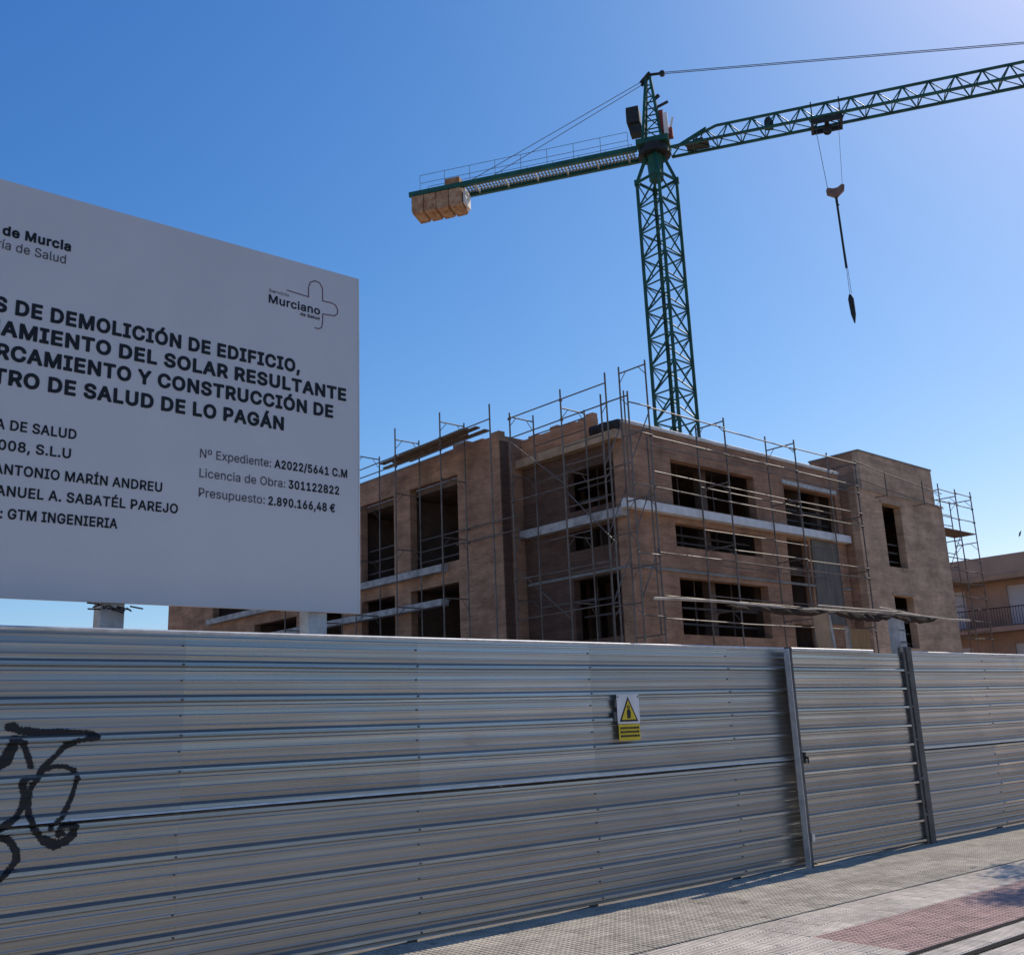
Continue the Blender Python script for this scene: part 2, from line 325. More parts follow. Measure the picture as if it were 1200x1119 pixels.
# ------------------------------------------------------------------ corrugated hoarding
PROF = [(0, 0), (.07, .0005), (.10, .004), (.14, .004), (.17, .0015), (.33, .003), (.355, .006), (.395, .006), (.42, .003), (.61, .0025), (.635, .0045), (.67, .004), (.70, .001), (.77, .0005), (.85, .030), (.95, .032), (1.0, .001)]
def profile(z, ztop, pitch):
    t = ((ztop - z) / pitch) % 1.0
    for (a, da), (b, db) in zip(PROF, PROF[1:]):
        if a <= t <= b: return da + (db - da) * (t - a) / (b - a + 1e-9)
    return 0
def sheet(x0, x1, y, z0, z1, pitch, seed=0, segs=18):
    rr = random.Random(seed); m = MB(); zs = []; k = 0
    while True:
        done = False
        for t, d in PROF[:-1]:
            z = z1 - (k + t) * pitch
            if z < z0: done = True; break
            zs.append((z, d))
        if done: break
        k += 1
    zs.append((z0, profile(z0, z1, pitch)))
    ph = [rr.uniform(0, 6.28) for _ in range(4)]; amp = .003; tl = rr.uniform(-.003, .003)
    dents = [(rr.uniform(x0, x1), rr.uniform(z0, z1), rr.uniform(.06, .22), rr.uniform(-.006, .009)) for _ in range(5)]
    for z, d in zs:
        for i in range(segs + 1):
            u = i / segs; x = x0 + (x1 - x0) * u
            dy = -.005 * u + sin(pi * min(1, u)) ** .5 * (amp * sin(u * 5.1 + ph[0] + z * 1.3) + .0012 * sin(u * 11 + ph[1] + z * 4)) + sin(pi * min(1, u)) * sum(k * math.exp(-((x - cx)**2 + (z - cz)**2) / (w_ * w_)) for cx, cz, w_, k in dents)
            dz = .004 * sin(x * .9 + ph[2] * .1 + z)
            m.v.append((x, y - d + dy, z + (dz if z0 < z < z1 else 0)))
    n = segs + 1
    for a in range(len(zs) - 1):
        for i in range(segs):
            m.f.append((a*n+i, (a+1)*n+i, (a+1)*n+i+1, a*n+i+1))
    return m
def hoarding(name, label, xs, x_end, seed):
    T = thing(name, label, 'fence', FENCE, (xs[0], 0, 0))
    sc = MB()
    for i, (a, b) in enumerate(zip(xs, xs[1:])):
        off = 0
        sheet(a, b + .04, 0.0 - off, 1.14, 2.36, .2445, seed + i).build('steel_sheet', MAT['galv_new' if abs(a + 5.0) < .01 else 'galv'], T)
        sheet(a, b + .04, 0.006 - off, 0.03, 1.33, .2555, seed + 50 + i).build('steel_sheet', MAT['galv'], T)
        for z in [2.36 - .2445 * (k + .9) for k in range(5)] + [1.33 - .2555 * (k + .9) for k in range(1, 5)] + [2.36 - .2445 * (k + .35) for k in range(5)] + [1.33 - .2555 * (k + .35) for k in range(1, 5)]:
            if z < .05 or (z < 1.33 and z > 1.13): continue
            yy = -(profile(z, 2.36, .2445) if z > 1.2 else profile(z, 1.33, .2555) - .006)
            sc.tube((b + .018, yy + .002, z), (b + .018, yy - .014, z), .0075, 6)
        MB().box(b - .03, b + .03, .05, .11, -.14, 2.30).build('rear_post', MAT['galv_dark'], T)
    MB().box(xs[0], xs[-1] + .03, -.010, .045, 2.357, 2.368).tube((xs[0], -.004, 2.372), (xs[-1] + .03, -.004, 2.372), .013, 12).build('top_cap', MAT['galv_bright'], T)
    for z in (0.35, 1.15, 2.1): MB().box(xs[0], xs[-1] + .03, .0455, .0495, z, z + .05).build('rear_rail', MAT['galv_dark'], T)
    m = MB()
    for a, b in zip(xs, xs[1:]):
        q = len(m.v); m.v += [(a, -.0385, 1.152), (b, -.0385, 1.152), (b, -.0415, 1.138), (a, -.0415, 1.138)]; m.f.append((q, q+3, q+2, q+1))
    m.build('lap_highlight', MAT['galv_bright'], T)  # added strip, only there to draw a bright highlight along the sheet lap
    sc.build('screw', MAT['galv_dark'], T, kind='stuff')
    return T
hoarding('hoarding_fence', 'long corrugated steel hoarding with black graffiti, left of the metal gate', [-13.05, -11.05, -9.05, -7.0, -5.0, -3.02, -0.97, 0.30], 0, 11)
hoarding('hoarding_fence', 'corrugated steel hoarding running off to the right of the gate post', [2.72, 4.75, 6.8, 8.85, 10.9, 12.95, 15.0], 0, 77)
# gate: standing a hand's width proud of the hoarding
G = thing('site_gate', 'corrugated steel gate leaf between a thin stile and a dark post', 'gate', FENCE, (1.2, -.1, 0))
sheet(0.04, 2.40, -.125, 0.05, 2.335, .2285, 5).build('gate_sheet', MAT['galv'], G)
MB().box(-.01, .040, -.165, -.100, 0.0, 2.375).build('stile', MAT['galv_dark'], G)
MB().box(-.020, -.011, -.168, -.098, 0.01, 2.36).build('stile_edge', MAT['galv_bright'], G)
MB().box(2.40, 2.45, -.165, -.10, 0.03, 2.36).build('stile', MAT['galv_dark'], G)
MB().box(0.041, 1.72, -.170, -.105, 2.337, 2.352).tube((0.041, -.160, 2.358), (1.72, -.160, 2.358), .013, 12).build('top_cap', MAT['galv_bright'], G)
MB().box(0.041, 2.399, -.10, -.065, 0.25, 0.31).box(0.041, 2.399, -.10, -.065, 2.0, 2.06).build('rear_rail', MAT['galv_dark'], G)
MB().box(.05, .09, -.175, -.16, 1.10, 1.22).tube((.07, -.16, 1.16), (.07, -.215, 1.16), .012, 8).tube((.07, -.21, 1.16), (.07, -.21, 1.10), .010, 8).build('latch', MAT['crane_dark'], G)
MB().box(.05, .10, -.172, -.158, .28, .36).build('hinge_plate', MAT['galv_bright'], G)
# gate post with the pale pipe beside it
GP = thing('gate_post', 'dark box steel gate post standing between gate and right hoarding', 'post', FENCE, (2.6, -.05, 0))
MB().box(2.555, 2.675, -.13, -.01, -.01, 2.43).build('post', MAT['galv_dark'], GP)
MB().tube((2.495, -.10, -.01), (2.495, -.10, 2.42), .020, 10).build('pipe', MAT['pale_wood'], GP)
for z in (.35, .78, 1.25, 1.66, 2.08): MB().box(2.47, 2.57, -.138, -.131, z, z + .03).build('strap', MAT['galv_dark'], GP)

# ------------------------------------------------------------------ pole line on posts above the gate
def pole_post(name, label, x, y, w, h, mat, lean=0):
    T = thing(name, label, 'post', FENCE, (x, y, 0)); m = MB().box(x-w/2, x+w/2, y-w/2, y+w/2, -.15, h); m.build('post_shaft', mat, T)
    return T
T = pole_post('support_post', 'white painted square post rising behind the dark gate post', 2.86, .14, .15, 2.86, MAT['post_white'])
MB().box(2.78, 2.94, .055, .062, 2.50, 2.52).box(2.78, 2.94, .055, .062, 2.66, 2.675).build('strap', MAT['galv_dark'], T)
T = thing('support_post', 'leaning tan timber board post behind the gate with a pale edge', 'post', FENCE, (1.5, .3, 0))
MB().bar((1.70, .28, -.1), (1.34, .28, 2.86), .05, .20).build('board', MAT['concrete_tan'], T)
MB().bar((1.82, .27, -.1), (1.47, .27, 2.84), .07, .06).build('edge_strip', MAT['post_white'], T)
T = thing('pole', 'long pale pole lying level across the support posts above gate', 'pole', FENCE, (0, .1, 2.8))
m = MB(); pts = []
rr = random.Random(3)
for i in range(24):
    x = -1.93 + (4.72 + 1.93) * i / 23; pts.append((x, .06 + .01 * sin(i), 2.868 + .006 * rr.uniform(-1, 1) + .012 * sin(i * .5)))
m.path(pts, .016, 7).build('pole_shaft', MAT['pale_wood'], T)
for a, b in (((0.9, .0, 2.905), (2.7, .02, 2.90)), ((2.35, .05, 2.95), (4.0, .12, 2.85))):
    MB().tube(a, b, .013, 6).build('pole_shaft', MAT['pale_wood'], T)
def rag(x0, x1, zt, h, seed):
    rr = random.Random(seed); m = MB(); n = 14
    for i in range(n + 1):
        u = i / n; x = x0 + (x1 - x0) * u; hh = h * (sin(pi * u) ** .6) * rr.uniform(.65, 1.1) + .012
        for k, (dy, dz) in enumerate(((0, .014), (-.028, .0), (-.036 + rr.uniform(-.014, .014), -hh * .55), (-.01 + rr.uniform(-.02, .02), -hh), (.03, -hh * .6), (.026, 0))):
            m.v.append((x, .06 + dy, zt + dz + rr.uniform(-.008, .008)))
    for i in range(n):
        for k in range(6): m.f.append((i*6+k, i*6+(k+1) % 6, (i+1)*6+(k+1) % 6, (i+1)*6+k))
    m.f.append(tuple(range(5, -1, -1))); m.f.append(tuple(n*6+k for k in range(6)))
    return m
for (x0, x1, h, lab) in ((-0.75, 1.15, .075, 'brown netting bunched on the pole above the leaning board post'), (1.35, 2.66, .10, 'brown netting bunched on the pole at the white post'), (2.70, 3.75, .075, 'brown netting hanging from the pole right of white post')):
    o = rag(x0, x1, 2.85, h, int(x0 * 100)); t = thing('netting', lab, 'netting', FENCE, (x0, .06, 2.8), 'netting bunched on the long pole'); o.build('net_roll', MAT['netting'], t)
T = thing('timber_board', 'orange plywood board standing behind gate between the two support posts', 'board', FENCE, (2.5, .5, 0))
MB().box(2.28, 2.78, .50, .52, -.1, 2.72).build('plywood_sheet', MAT['plywood'], T)
MB().box(2.17, 2.225, .44, .49, -.1, 2.74).build('upright', MAT['pale_wood'], T)

# ------------------------------------------------------------------ billboard
BB = thing('site_billboard', 'large white building works billboard with black lettering above hoarding', 'billboard', FENCE, (-7.6, .33, 0))
BX0, BX1, BZ0, BZ1, BY = -10.05, -5.325, 2.605, 5.70, .33
MB().box(BX0, BX1, BY, BY + .03, BZ0, BZ1).build('panel', MAT['sign'], BB)
MB().box(BX1 + .001, BX1 + .010, BY - .004, BY + .04, BZ0, BZ1).build('edge_trim', MAT['white_paint'], BB)
for x in (-9.4, -7.37, -5.70):
    MB().box(x - .085, x + .085, BY + .035, BY + .19, -.15, 5.4).build('post', MAT['post_white'], BB)
for z in (2.9, 4.1, 5.3): MB().box(BX0 + .1, BX1 - .1, BY + .191, BY + .25, z, z + .08).build('rear_rail', MAT['galv_dark'], BB)
# straps / dry stems wound on the left post top
m = MB(); rr = random.Random(9)
for i in range(16):
    a = (-7.37 + rr.uniform(-.11, .11), BY - .0 + rr.uniform(-.01, .03), 2.585 + rr.uniform(-.03, .012)); b = (a[0] + rr.uniform(-.12, .10), BY - .03, a[2] + rr.uniform(-.03, .02)); m.tube(a, b, .006, 5)
m.build('strap', MAT['netting'], BB)

GLYPHS = {}
for ln in """,|188|38,-119 68,71 137,71 84,-119
.|188|95,-4 78,-1 63,9 53,24 50,41 53,59 63,73 78,83 95,87 113,83 128,73 138,59 141,41 138,24 128,9 113,-1
/|249|235,533 71,-76 14,-76 178,533
0|453|227,-7 174,1 130,24 95,62 69,113 53,178 48,254 53,330 69,395 95,447 130,484 174,508 227,516 279,508 323,484 358,447 384,395 400,330 405,254 400,178 384,113 359,62 323,24 279,1|227,50 261,56 290,74 313,103 330,144 340,194 344,254 340,314 330,365 313,405 290,435 261,453 227,460 192,453 163,435 140,405 123,365 113,314 109,254 113,194 123,144 140,103 163,74 192,56
1|453|76,0 76,55 391,55 391,0|276,509 276,0 212,0 212,448 209,448 86,358 86,427 198,509
2|453|64,0 64,47 234,229 261,257 282,282 299,305 311,327 318,348 320,371 317,397 308,419 293,436 273,449 250,457 224,460 196,457 172,447 153,433 139,413 130,390 127,362 66,362 71,405 86,442 111,473 143,496 182,511 225,516 268,511 306,497 337,474 361,445 376,411 381,372 378,345 371,318 357,290 336,259 306,223 267,180 153,60 153,57 389,57 389,0
3|453|218,-7 173,-3 133,10 98,30 70,57 52,91 44,132 109,132 115,107 126,87 144,71 165,59 191,52 219,50 248,53 275,61 297,74 315,93 325,116 329,145 326,172 316,196 299,217 275,234 242,244 201,248 157,248 157,299 288,448 288,452 70,452 70,509 372,509 372,461 211,278 211,289 264,288 308,276 344,253 371,222 387,186 393,145 387,103 370,66 344,36 309,12 266,-2
4|453|40,105 40,158 247,509 311,509 109,166 109,163 413,163 413,105|282,0 282,121 282,146 282,318 343,318 343,0
5|453|221,-7 178,-2 140,11 108,32 83,60 66,93 60,130 122,130 127,108 138,89 154,73 173,60 196,52 221,50 250,53 276,64 298,82 314,104 324,131 328,162 324,193 314,221 297,244 275,262 248,273 218,277 192,275 167,268 145,258 128,246 67,253 96,509 366,509 366,452 151,452 134,301 136,301 155,315 178,325 203,331 229,334 263,330 294,321 321,306 345,285 364,260 379,231 388,199 391,163 385,117 369,76 343,41 309,15 268,-1
6|453|226,-7 182,-1 142,15 109,40 84,74 69,115 64,162 68,199 80,239 102,285 137,340 252,509 322,509 151,261 145,261 154,275 165,288 179,299 196,307 214,312 235,314 278,309 316,295 346,271 370,240 384,201 389,157 384,112 368,73 343,39 310,14 271,-2|226,48 254,52 279,63 299,79 314,101 324,128 327,157 324,187 314,213 299,235 279,251 254,262 226,265 198,262 174,252 153,235 138,214 128,188 125,158 128,128 138,102 153,79 174,63 198,52
8|453|226,-7 178,-2 136,11 101,33 74,62 57,96 52,135 55,166 65,195 81,220 101,241 125,256 153,265 153,267 119,282 93,308 76,342 70,380 75,417 90,450 114,477 146,498 184,511 226,516 269,511 306,498 337,477 361,450 377,417 382,380 376,342 359,308 333,282 300,267 300,265 327,256 351,241 372,220 387,195 397,166 401,135 395,96 378,62 352,33 317,11 275,-2|226,49 258,52 285,60 307,74 323,91 333,113 337,139 333,165 322,189 305,208 283,223 256,232 226,235 196,232 169,223 147,208 130,189 119,165 115,139 119,113 129,91 145,74 167,60 195,52|226,290 252,292 274,300 293,313 307,330 316,351 319,376 316,399 308,420 294,437 275,449 252,457 226,460 200,457 177,449 159,437 145,420 136,399 133,376 136,351 145,330 159,313 178,300 201,292
9|453|226,516 271,510 310,494 343,468 368,434 384,393 389,347 385,309 373,270 350,224 315,168 200,0 130,0 301,248 307,248 299,234 287,221 273,210 257,202 238,196 218,195 175,199 137,214 106,237 83,269 68,307 64,352 69,397 85,436 110,469 143,494 182,510|226,460 199,457 174,446 154,429 138,407 129,381 125,352 129,322 138,295 154,274 174,257 199,247 226,243 254,247 279,257 299,273 314,295 324,321 327,350 324,381 314,407 299,429 279,446 254,457
:|188|95,-4 78,-1 63,9 53,24 50,41 53,59 63,73 78,83 95,87 113,83 128,73 138,59 141,41 138,24 128,9 113,-1|95,271 78,274 63,284 53,299 50,316 53,334 63,349 78,359 95,362 113,359 128,349 138,334 141,316 138,299 128,284 113,274
A|480|16,0 201,509 276,509 463,0 395,0 287,302 276,334 264,372 250,420 232,478 245,478 228,419 213,371 201,333 191,302 85,0|110,142 110,199 370,199 370,142
B|456|60,0 60,509 241,509 289,504 329,491 359,469 381,442 394,410 398,374 395,344 387,320 373,301 356,286 336,275 315,267 315,262 339,257 363,245 385,227 402,203 414,173 418,136 413,100 400,67 377,39 344,18 301,4 247,0|125,57 245,57 296,63 330,80 349,105 355,137 352,161 342,184 327,203 306,218 279,228 248,231 125,231|125,285 238,285 265,288 288,296 308,309 323,326 333,348 336,372 330,403 313,429 283,446 240,452 125,452
C|510|267,-7 205,1 150,25 104,63 70,115 48,179 40,254 48,329 70,393 104,445 150,484 205,508 267,516 305,513 340,504 373,490 402,471 427,447 448,418 463,385 473,348 408,348 401,373 389,395 375,413 357,428 337,440 315,449 292,454 267,456 223,450 184,432 150,403 125,364 109,314 103,254 109,194 125,145 151,105 184,76 223,59 267,53 292,55 315,60 337,69 357,81 375,96 389,114 401,136 408,160 473,160 463,124 448,91 428,62 402,38 373,19 341,5 305,-4
D|502|219,0 96,0 96,57 215,57 272,63 318,81 354,110 379,149 394,198 399,255 394,312 379,361 354,399 320,428 275,446 221,452 93,452 93,509 225,509 294,501 353,478 399,441 433,391 455,329 462,255 455,181 433,119 398,68 351,31 291,8|125,509 125,0 60,0 60,509
E|419|60,0 60,509 372,509 372,452 125,452 125,286 355,286 355,229 125,229 125,57 375,57 375,0
F|410|60,0 60,509 369,509 369,452 125,452 125,278 346,278 346,221 125,221 125,0
G|520|269,-7 205,1 149,25 104,64 69,116 47,179 40,254 47,329 69,393 103,445 149,484 203,508 265,516 304,513 340,504 374,489 403,469 429,445 449,416 465,384 474,349 408,349 399,372 387,393 373,411 356,427 337,439 315,448 291,454 265,456 222,450 183,432 150,404 125,364 109,314 103,254 109,194 125,145 151,105 184,76 224,59 269,53 309,57 345,71 374,93 396,123 410,160 415,202 434,199 283,199 283,256 478,256 478,200 471,141 451,91 419,50 377,19 326,0
I|300|31,0 31,57 118,57 118,452 31,452 31,509 269,509 269,452 183,452 183,57 269,57 269,0
J|396|185,-7 124,3 75,33 44,81 33,145 33,173 98,173 98,145 104,104 122,74 149,56 185,50 220,56 248,74 266,104 272,145 272,509 336,509 336,145 326,81 294,33 246,3
L|393|60,0 60,509 125,509 125,57 361,57 361,0
M|628|60,0 60,509 152,509 277,187 282,174 287,159 293,141 299,123 305,103 311,84 317,65 322,49 307,49 312,65 318,83 324,102 330,121 336,140 342,158 348,174 352,187 476,509 568,509 568,0 504,0 504,291 504,308 504,327 505,347 505,369 506,391 506,413 507,435 507,457 513,457 505,433 498,409 490,386 482,363 474,341 467,322 461,305 456,291 342,0 286,0 170,291 165,304 159,321 152,340 145,361 137,384 129,408 121,432 112,457 119,457 119,437 120,416 120,394 121,372 121,350 122,328 122,309 122,291 122,0
N|523|60,0 60,509 136,509 343,183 352,169 363,151 375,130 388,107 401,82 414,55 405,54 402,81 401,108 400,134 399,157 399,178 399,195 399,509 463,509 463,0 387,0 202,290 190,310 177,331 164,354 148,381 130,413 108,452 119,454 121,417 122,384 123,354 124,328 125,307 125,291 125,0
O|533|267,-7 205,1 150,25 105,63 70,115 48,179 40,254 48,329 70,393 105,445 150,484 205,508 267,516 329,508 384,484 429,445 464,393 486,329 493,254 486,179 464,115 429,63 384,25 329,1|267,53 310,59 349,76 383,105 408,144 425,194 430,254 425,314 408,365 383,404 349,433 310,450 267,456 223,450 184,433 151,404 125,364 109,314 103,254 109,194 125,144 151,105 184,76 223,59
P|445|60,0 60,509 235,509 289,503 332,487 366,462 390,430 404,391 409,348 404,304 390,265 366,233 332,207 289,191 235,186 109,186 109,242 233,242 269,246 297,256 318,272 333,294 342,319 344,348 342,376 333,402 318,423 297,439 268,449 232,452 125,452 125,0
R|449|60,0 60,509 236,509 290,504 333,489 367,465 390,433 405,395 409,352 405,309 390,271 367,240 333,217 289,203 236,198 96,198 96,255 234,255 269,258 298,267 319,281 334,300 342,324 345,352 342,380 334,405 319,425 298,440 269,449 233,452 125,452 125,0|353,0 230,229 303,229 428,0
S|447|224,-9 172,-4 128,9 91,31 64,60 46,96 38,137 104,137 110,110 123,88 142,71 166,59 194,52 224,49 257,52 286,60 311,74 329,92 341,114 346,139 342,161 332,179 316,193 296,205 272,214 245,222 184,239 128,260 86,289 60,326 52,372 58,413 75,448 102,476 138,498 180,511 227,516 275,511 316,498 351,476 377,449 394,415 401,378 337,378 326,412 302,437 267,453 225,459 194,456 167,448 145,435 129,418 118,398 115,376 119,352 131,334 148,319 169,308 191,300 212,293 264,279 287,272 312,264 336,252 359,238 379,220 395,198 405,171 408,139 403,99 386,64 360,34 323,11 278,-4
T|449|32,452 32,509 417,509 417,452 257,452 257,0 193,0 193,452
U|517|259,-8 203,-2 154,15 114,43 85,80 66,124 60,173 60,509 124,509 124,178 128,144 141,113 160,87 187,68 220,56 259,52 298,56 331,68 357,87 377,113 389,144 393,178 393,509 457,509 457,173 451,124 433,80 403,43 363,15 315,-2
Y|472|203,0 203,208 16,509 91,509 192,344 208,318 222,292 236,264 250,230 224,230 237,265 251,293 265,318 280,344 381,509 455,509 268,208 268,0
a|389|160,-9 126,-5 94,5 68,22 48,45 35,73 30,108 34,138 43,161 58,179 78,193 100,203 125,211 152,216 178,220 209,224 234,227 252,230 265,235 273,243 276,255 276,257 273,279 267,297 256,311 240,322 220,329 196,331 171,329 149,322 132,313 118,301 107,288 100,274 41,291 57,322 79,346 104,364 133,375 163,382 194,384 215,383 239,379 263,372 286,360 306,343 322,320 333,290 337,251 337,0 277,0 277,52 272,52 264,38 252,25 236,12 215,1 190,-6|170,45 202,49 228,59 248,74 263,93 272,115 276,138 276,190 270,186 259,182 246,179 231,176 216,173 200,171 186,169 175,168 154,164 134,159 117,150 103,139 95,124 92,105 94,87 102,72 114,61 130,52 149,47
b|424|229,-8 198,-5 172,4 153,17 138,31 127,46 118,59 112,59 112,0 53,0 53,509 114,509 114,319 118,319 127,331 137,346 152,360 171,373 197,381 229,384 274,378 313,361 345,332 370,293 385,245 390,189 385,133 370,84 346,45 313,16 274,-2|220,47 253,51 279,66 301,88 316,117 325,151 328,189 325,227 316,261 301,290 280,311 253,325 220,330 188,325 161,312 140,291 125,263 116,229 113,189 116,150 125,115 140,86 162,65 188,51
c|396|207,-8 159,-2 117,16 82,46 56,85 40,133 34,187 40,243 56,291 82,330 117,360 159,378 207,384 234,383 260,377 284,368 305,356 324,341 340,322 353,301 362,277 303,262 298,276 290,289 281,301 270,311 257,319 242,325 226,329 207,330 173,325 145,310 124,287 108,258 99,224 96,187 99,151 108,117 124,89 145,66 173,51 207,46 226,48 243,52 258,58 271,66 282,76 292,89 299,102 304,117 363,102 354,78 341,56 325,37 306,21 285,9 261,-1 235,-6
d|424|195,-8 151,-2 111,16 79,45 55,84 39,133 34,189 39,245 55,293 79,332 112,361 151,378 196,384 228,381 253,373 272,360 287,346 298,331 306,319 311,319 311,509 372,509 372,0 313,0 313,59 307,59 298,46 287,31 272,17 252,4 227,-5|205,47 236,51 263,65 284,86 299,115 309,150 312,189 309,229 300,263 284,291 263,312 237,325 205,330 172,325 145,311 124,290 108,261 99,227 96,189 99,151 109,117 124,88 145,66 172,51
e|404|212,-8 161,-2 117,16 82,46 56,85 40,132 34,187 39,242 55,290 81,329 115,359 157,378 205,384 236,382 266,374 294,361 319,341 341,315 357,282 368,242 371,194 371,169 75,169 75,221 338,221 310,202 307,237 298,269 283,294 263,314 237,326 205,330 173,326 146,313 125,294 109,270 99,241 96,211 96,178 100,139 110,106 128,80 151,61 179,50 212,46 234,48 254,53 271,61 285,73 297,88 306,105 365,91 353,63 335,39 311,19 283,4 249,-5
g|425|207,-151 168,-148 134,-140 105,-127 82,-110 64,-91 51,-69 101,-41 110,-53 122,-66 136,-78 154,-88 178,-95 207,-97 249,-92 282,-75 304,-47 311,-6 311,68 306,68 298,56 287,41 272,28 252,16 227,8 195,5 152,10 113,27 80,53 55,90 39,136 34,191 39,246 55,293 80,332 112,361 152,378 196,384 228,382 253,373 273,360 288,346 299,331 308,319 313,319 313,379 372,379 372,-9 367,-54 350,-90 324,-117 291,-136 251,-147|205,59 237,63 264,75 285,95 300,121 309,154 312,193 309,231 300,264 285,291 264,312 237,325 205,330 172,325 145,312 124,290 109,262 99,229 96,193 99,155 109,123 124,96 145,76 172,63
i|167|53,0 53,379 114,379 114,0|84,443 67,446 54,455 44,468 41,483 44,499 54,512 67,521 84,524 100,521 114,512 123,499 126,483 123,468 114,455 100,446
j|167|53,379 114,379 114,-30 111,-63 102,-90 86,-113 65,-129 37,-139 4,-143 -10,-143 -10,-87 2,-87 25,-83 40,-72 50,-54 53,-29|83,443 67,446 53,455 44,468 41,483 44,499 53,512 67,521 83,524 100,521 114,512 123,499 126,483 123,468 114,455 100,446
l|189|139,-2 101,3 74,20 58,47 53,84 53,509 114,509 114,99 115,77 120,62 130,54 146,52 154,52 160,53 165,53 170,54 181,3 172,1 162,-1 151,-2
n|410|114,227 114,0 53,0 53,379 112,379 112,287 102,287 124,332 152,362 187,379 227,384 264,380 295,369 321,349 341,321 353,285 357,240 357,0 296,0 296,235 290,275 273,304 246,323 210,329 184,326 161,317 141,303 126,283 117,257
o|415|207,-8 159,-2 117,16 82,46 56,85 40,133 34,187 40,243 56,291 82,330 117,360 159,378 207,384 256,378 299,360 333,330 359,291 376,243 381,187 376,133 359,85 333,46 299,16 256,-2|207,46 242,51 270,66 292,89 307,117 316,151 319,187 316,224 307,258 292,287 270,310 242,325 207,330 173,325 145,310 124,287 108,258 99,224 96,187 99,151 108,117 124,89 145,66 173,51
p|424|53,-143 53,379 112,379 112,319 118,319 126,331 137,346 152,360 171,373 197,381 229,384 274,378 313,361 345,332 370,293 385,245 390,189 385,133 370,84 346,45 313,16 274,-2 229,-8 198,-5 173,4 153,17 138,31 127,46 118,59 114,59 114,-143|220,47 253,51 279,66 301,88 316,117 325,151 328,189 325,227 316,261 301,290 280,311 253,325 220,330 188,325 161,312 140,291 125,263 116,229 113,189 116,150 125,115 140,86 162,65 188,51
r|259|53,0 53,379 112,379 112,321 115,321 130,347 152,367 181,380 213,385 221,385 229,384 237,384 243,384 243,322 239,323 230,324 219,325 207,326 182,323 159,315 140,301 126,284 117,262 114,237 114,0
s|365|182,-8 145,-5 112,3 84,18 62,38 45,63 36,94 94,107 105,79 124,60 150,49 181,45 217,50 244,62 262,81 268,103 265,121 254,136 237,147 212,155 149,170 104,186 72,208 53,237 47,274 51,305 65,332 87,354 115,370 149,381 187,384 223,381 254,372 279,358 299,339 314,316 324,290 268,277 258,298 243,316 219,328 187,333 156,329 131,317 114,299 109,277 112,258 124,243 144,232 172,223 229,209 275,194 306,171 325,142 331,107 326,75 312,47 290,24 260,6 223,-5
t|227|204,379 204,327 6,327 6,379|65,471 126,471 126,98 128,76 136,61 150,53 170,50 177,50 185,51 194,52 202,54 213,2 203,-1 192,-3 180,-4 168,-4 125,2 92,21 72,52 65,93
u|410|182,-5 146,-1 115,11 89,31 69,59 57,95 53,139 53,379 114,379 114,144 119,105 137,75 164,56 200,50 226,53 249,62 268,77 283,97 293,122 296,153 296,379 357,379 357,0 298,0 298,92 307,92 286,47 257,17 222,0
v|389|163,0 17,379 84,379 165,155 177,121 187,87 196,53 206,21 184,21 194,53 203,87 213,121 224,155 305,379 371,379 226,0
x|379|21,0 171,218 171,171 29,379 100,379 147,306 164,279 179,253 193,229 207,206 175,206 190,229 202,253 216,279 233,306 282,379 352,379 209,169 209,214 358,0 287,0 231,85 214,112 200,136 187,159 173,182 205,182 191,159 178,136 165,112 148,85 91,0
º|335|167,221 127,225 93,239 64,262 43,291 30,327 26,368 30,410 43,447 64,476 93,498 127,512 167,517 207,512 242,498 270,476 291,447 304,410 309,368 304,327 291,291 270,261 242,239 207,225|167,269 193,273 214,283 230,299 241,319 248,342 250,368 248,395 241,419 230,439 214,455 193,465 167,468 142,465 121,455 105,439 94,419 87,395 85,368 87,342 94,319 105,299 121,283 142,273
Á|480|16,0 201,509 276,509 463,0 395,0 287,302 276,334 264,372 250,420 232,478 245,478 228,419 213,371 201,333 191,302 85,0|110,142 110,199 370,199 370,142|213,558 260,659 329,659 263,558
É|419|60,0 60,509 372,509 372,452 125,452 125,286 355,286 355,229 125,229 125,57 375,57 375,0|191,558 239,659 307,659 241,558
Í|300|31,0 31,57 118,57 118,452 31,452 31,509 269,509 269,452 183,452 183,57 269,57 269,0|124,558 171,659 240,659 174,558
Ó|533|267,-7 205,1 150,25 105,63 70,115 48,179 40,254 48,329 70,393 105,445 150,484 205,508 267,516 329,508 384,484 429,445 464,393 486,329 493,254 486,179 464,115 429,63 384,25 329,1|267,53 310,59 349,76 383,105 408,144 425,194 430,254 425,314 408,365 383,404 349,433 310,450 267,456 223,450 184,433 151,404 125,364 109,314 103,254 109,194 125,144 151,105 184,76 223,59|240,558 288,659 356,659 290,558
í|167|53,0 53,379 114,379 114,0|57,429 104,529 173,529 107,429
ó|415|207,-8 159,-2 117,16 82,46 56,85 40,133 34,187 40,243 56,291 82,330 117,360 159,378 207,384 256,378 299,360 333,330 359,291 376,243 381,187 376,133 359,85 333,46 299,16 256,-2|207,46 242,51 270,66 292,89 307,117 316,151 319,187 316,224 307,258 292,287 270,310 242,325 207,330 173,325 145,310 124,287 108,258 99,224 96,187 99,151 108,117 124,89 145,66 173,51|181,429 228,529 297,529 231,429
€|464|364,329 341,279 16,279 34,329|321,229 298,179 16,179 34,229|423,463 398,409 383,422 366,433 348,443 329,450 309,454 288,456 248,450 213,433 183,404 161,365 146,315 141,254 146,194 161,144 183,104 213,76 248,59 288,53 309,54 329,59 348,66 365,74 381,85 396,96 422,43 393,21 361,6 325,-4 288,-7 230,1 179,25 137,63 105,115 85,179 78,254 85,329 105,393 137,445 179,484 230,508 288,516 325,512 361,502 394,486""".split('\n'):
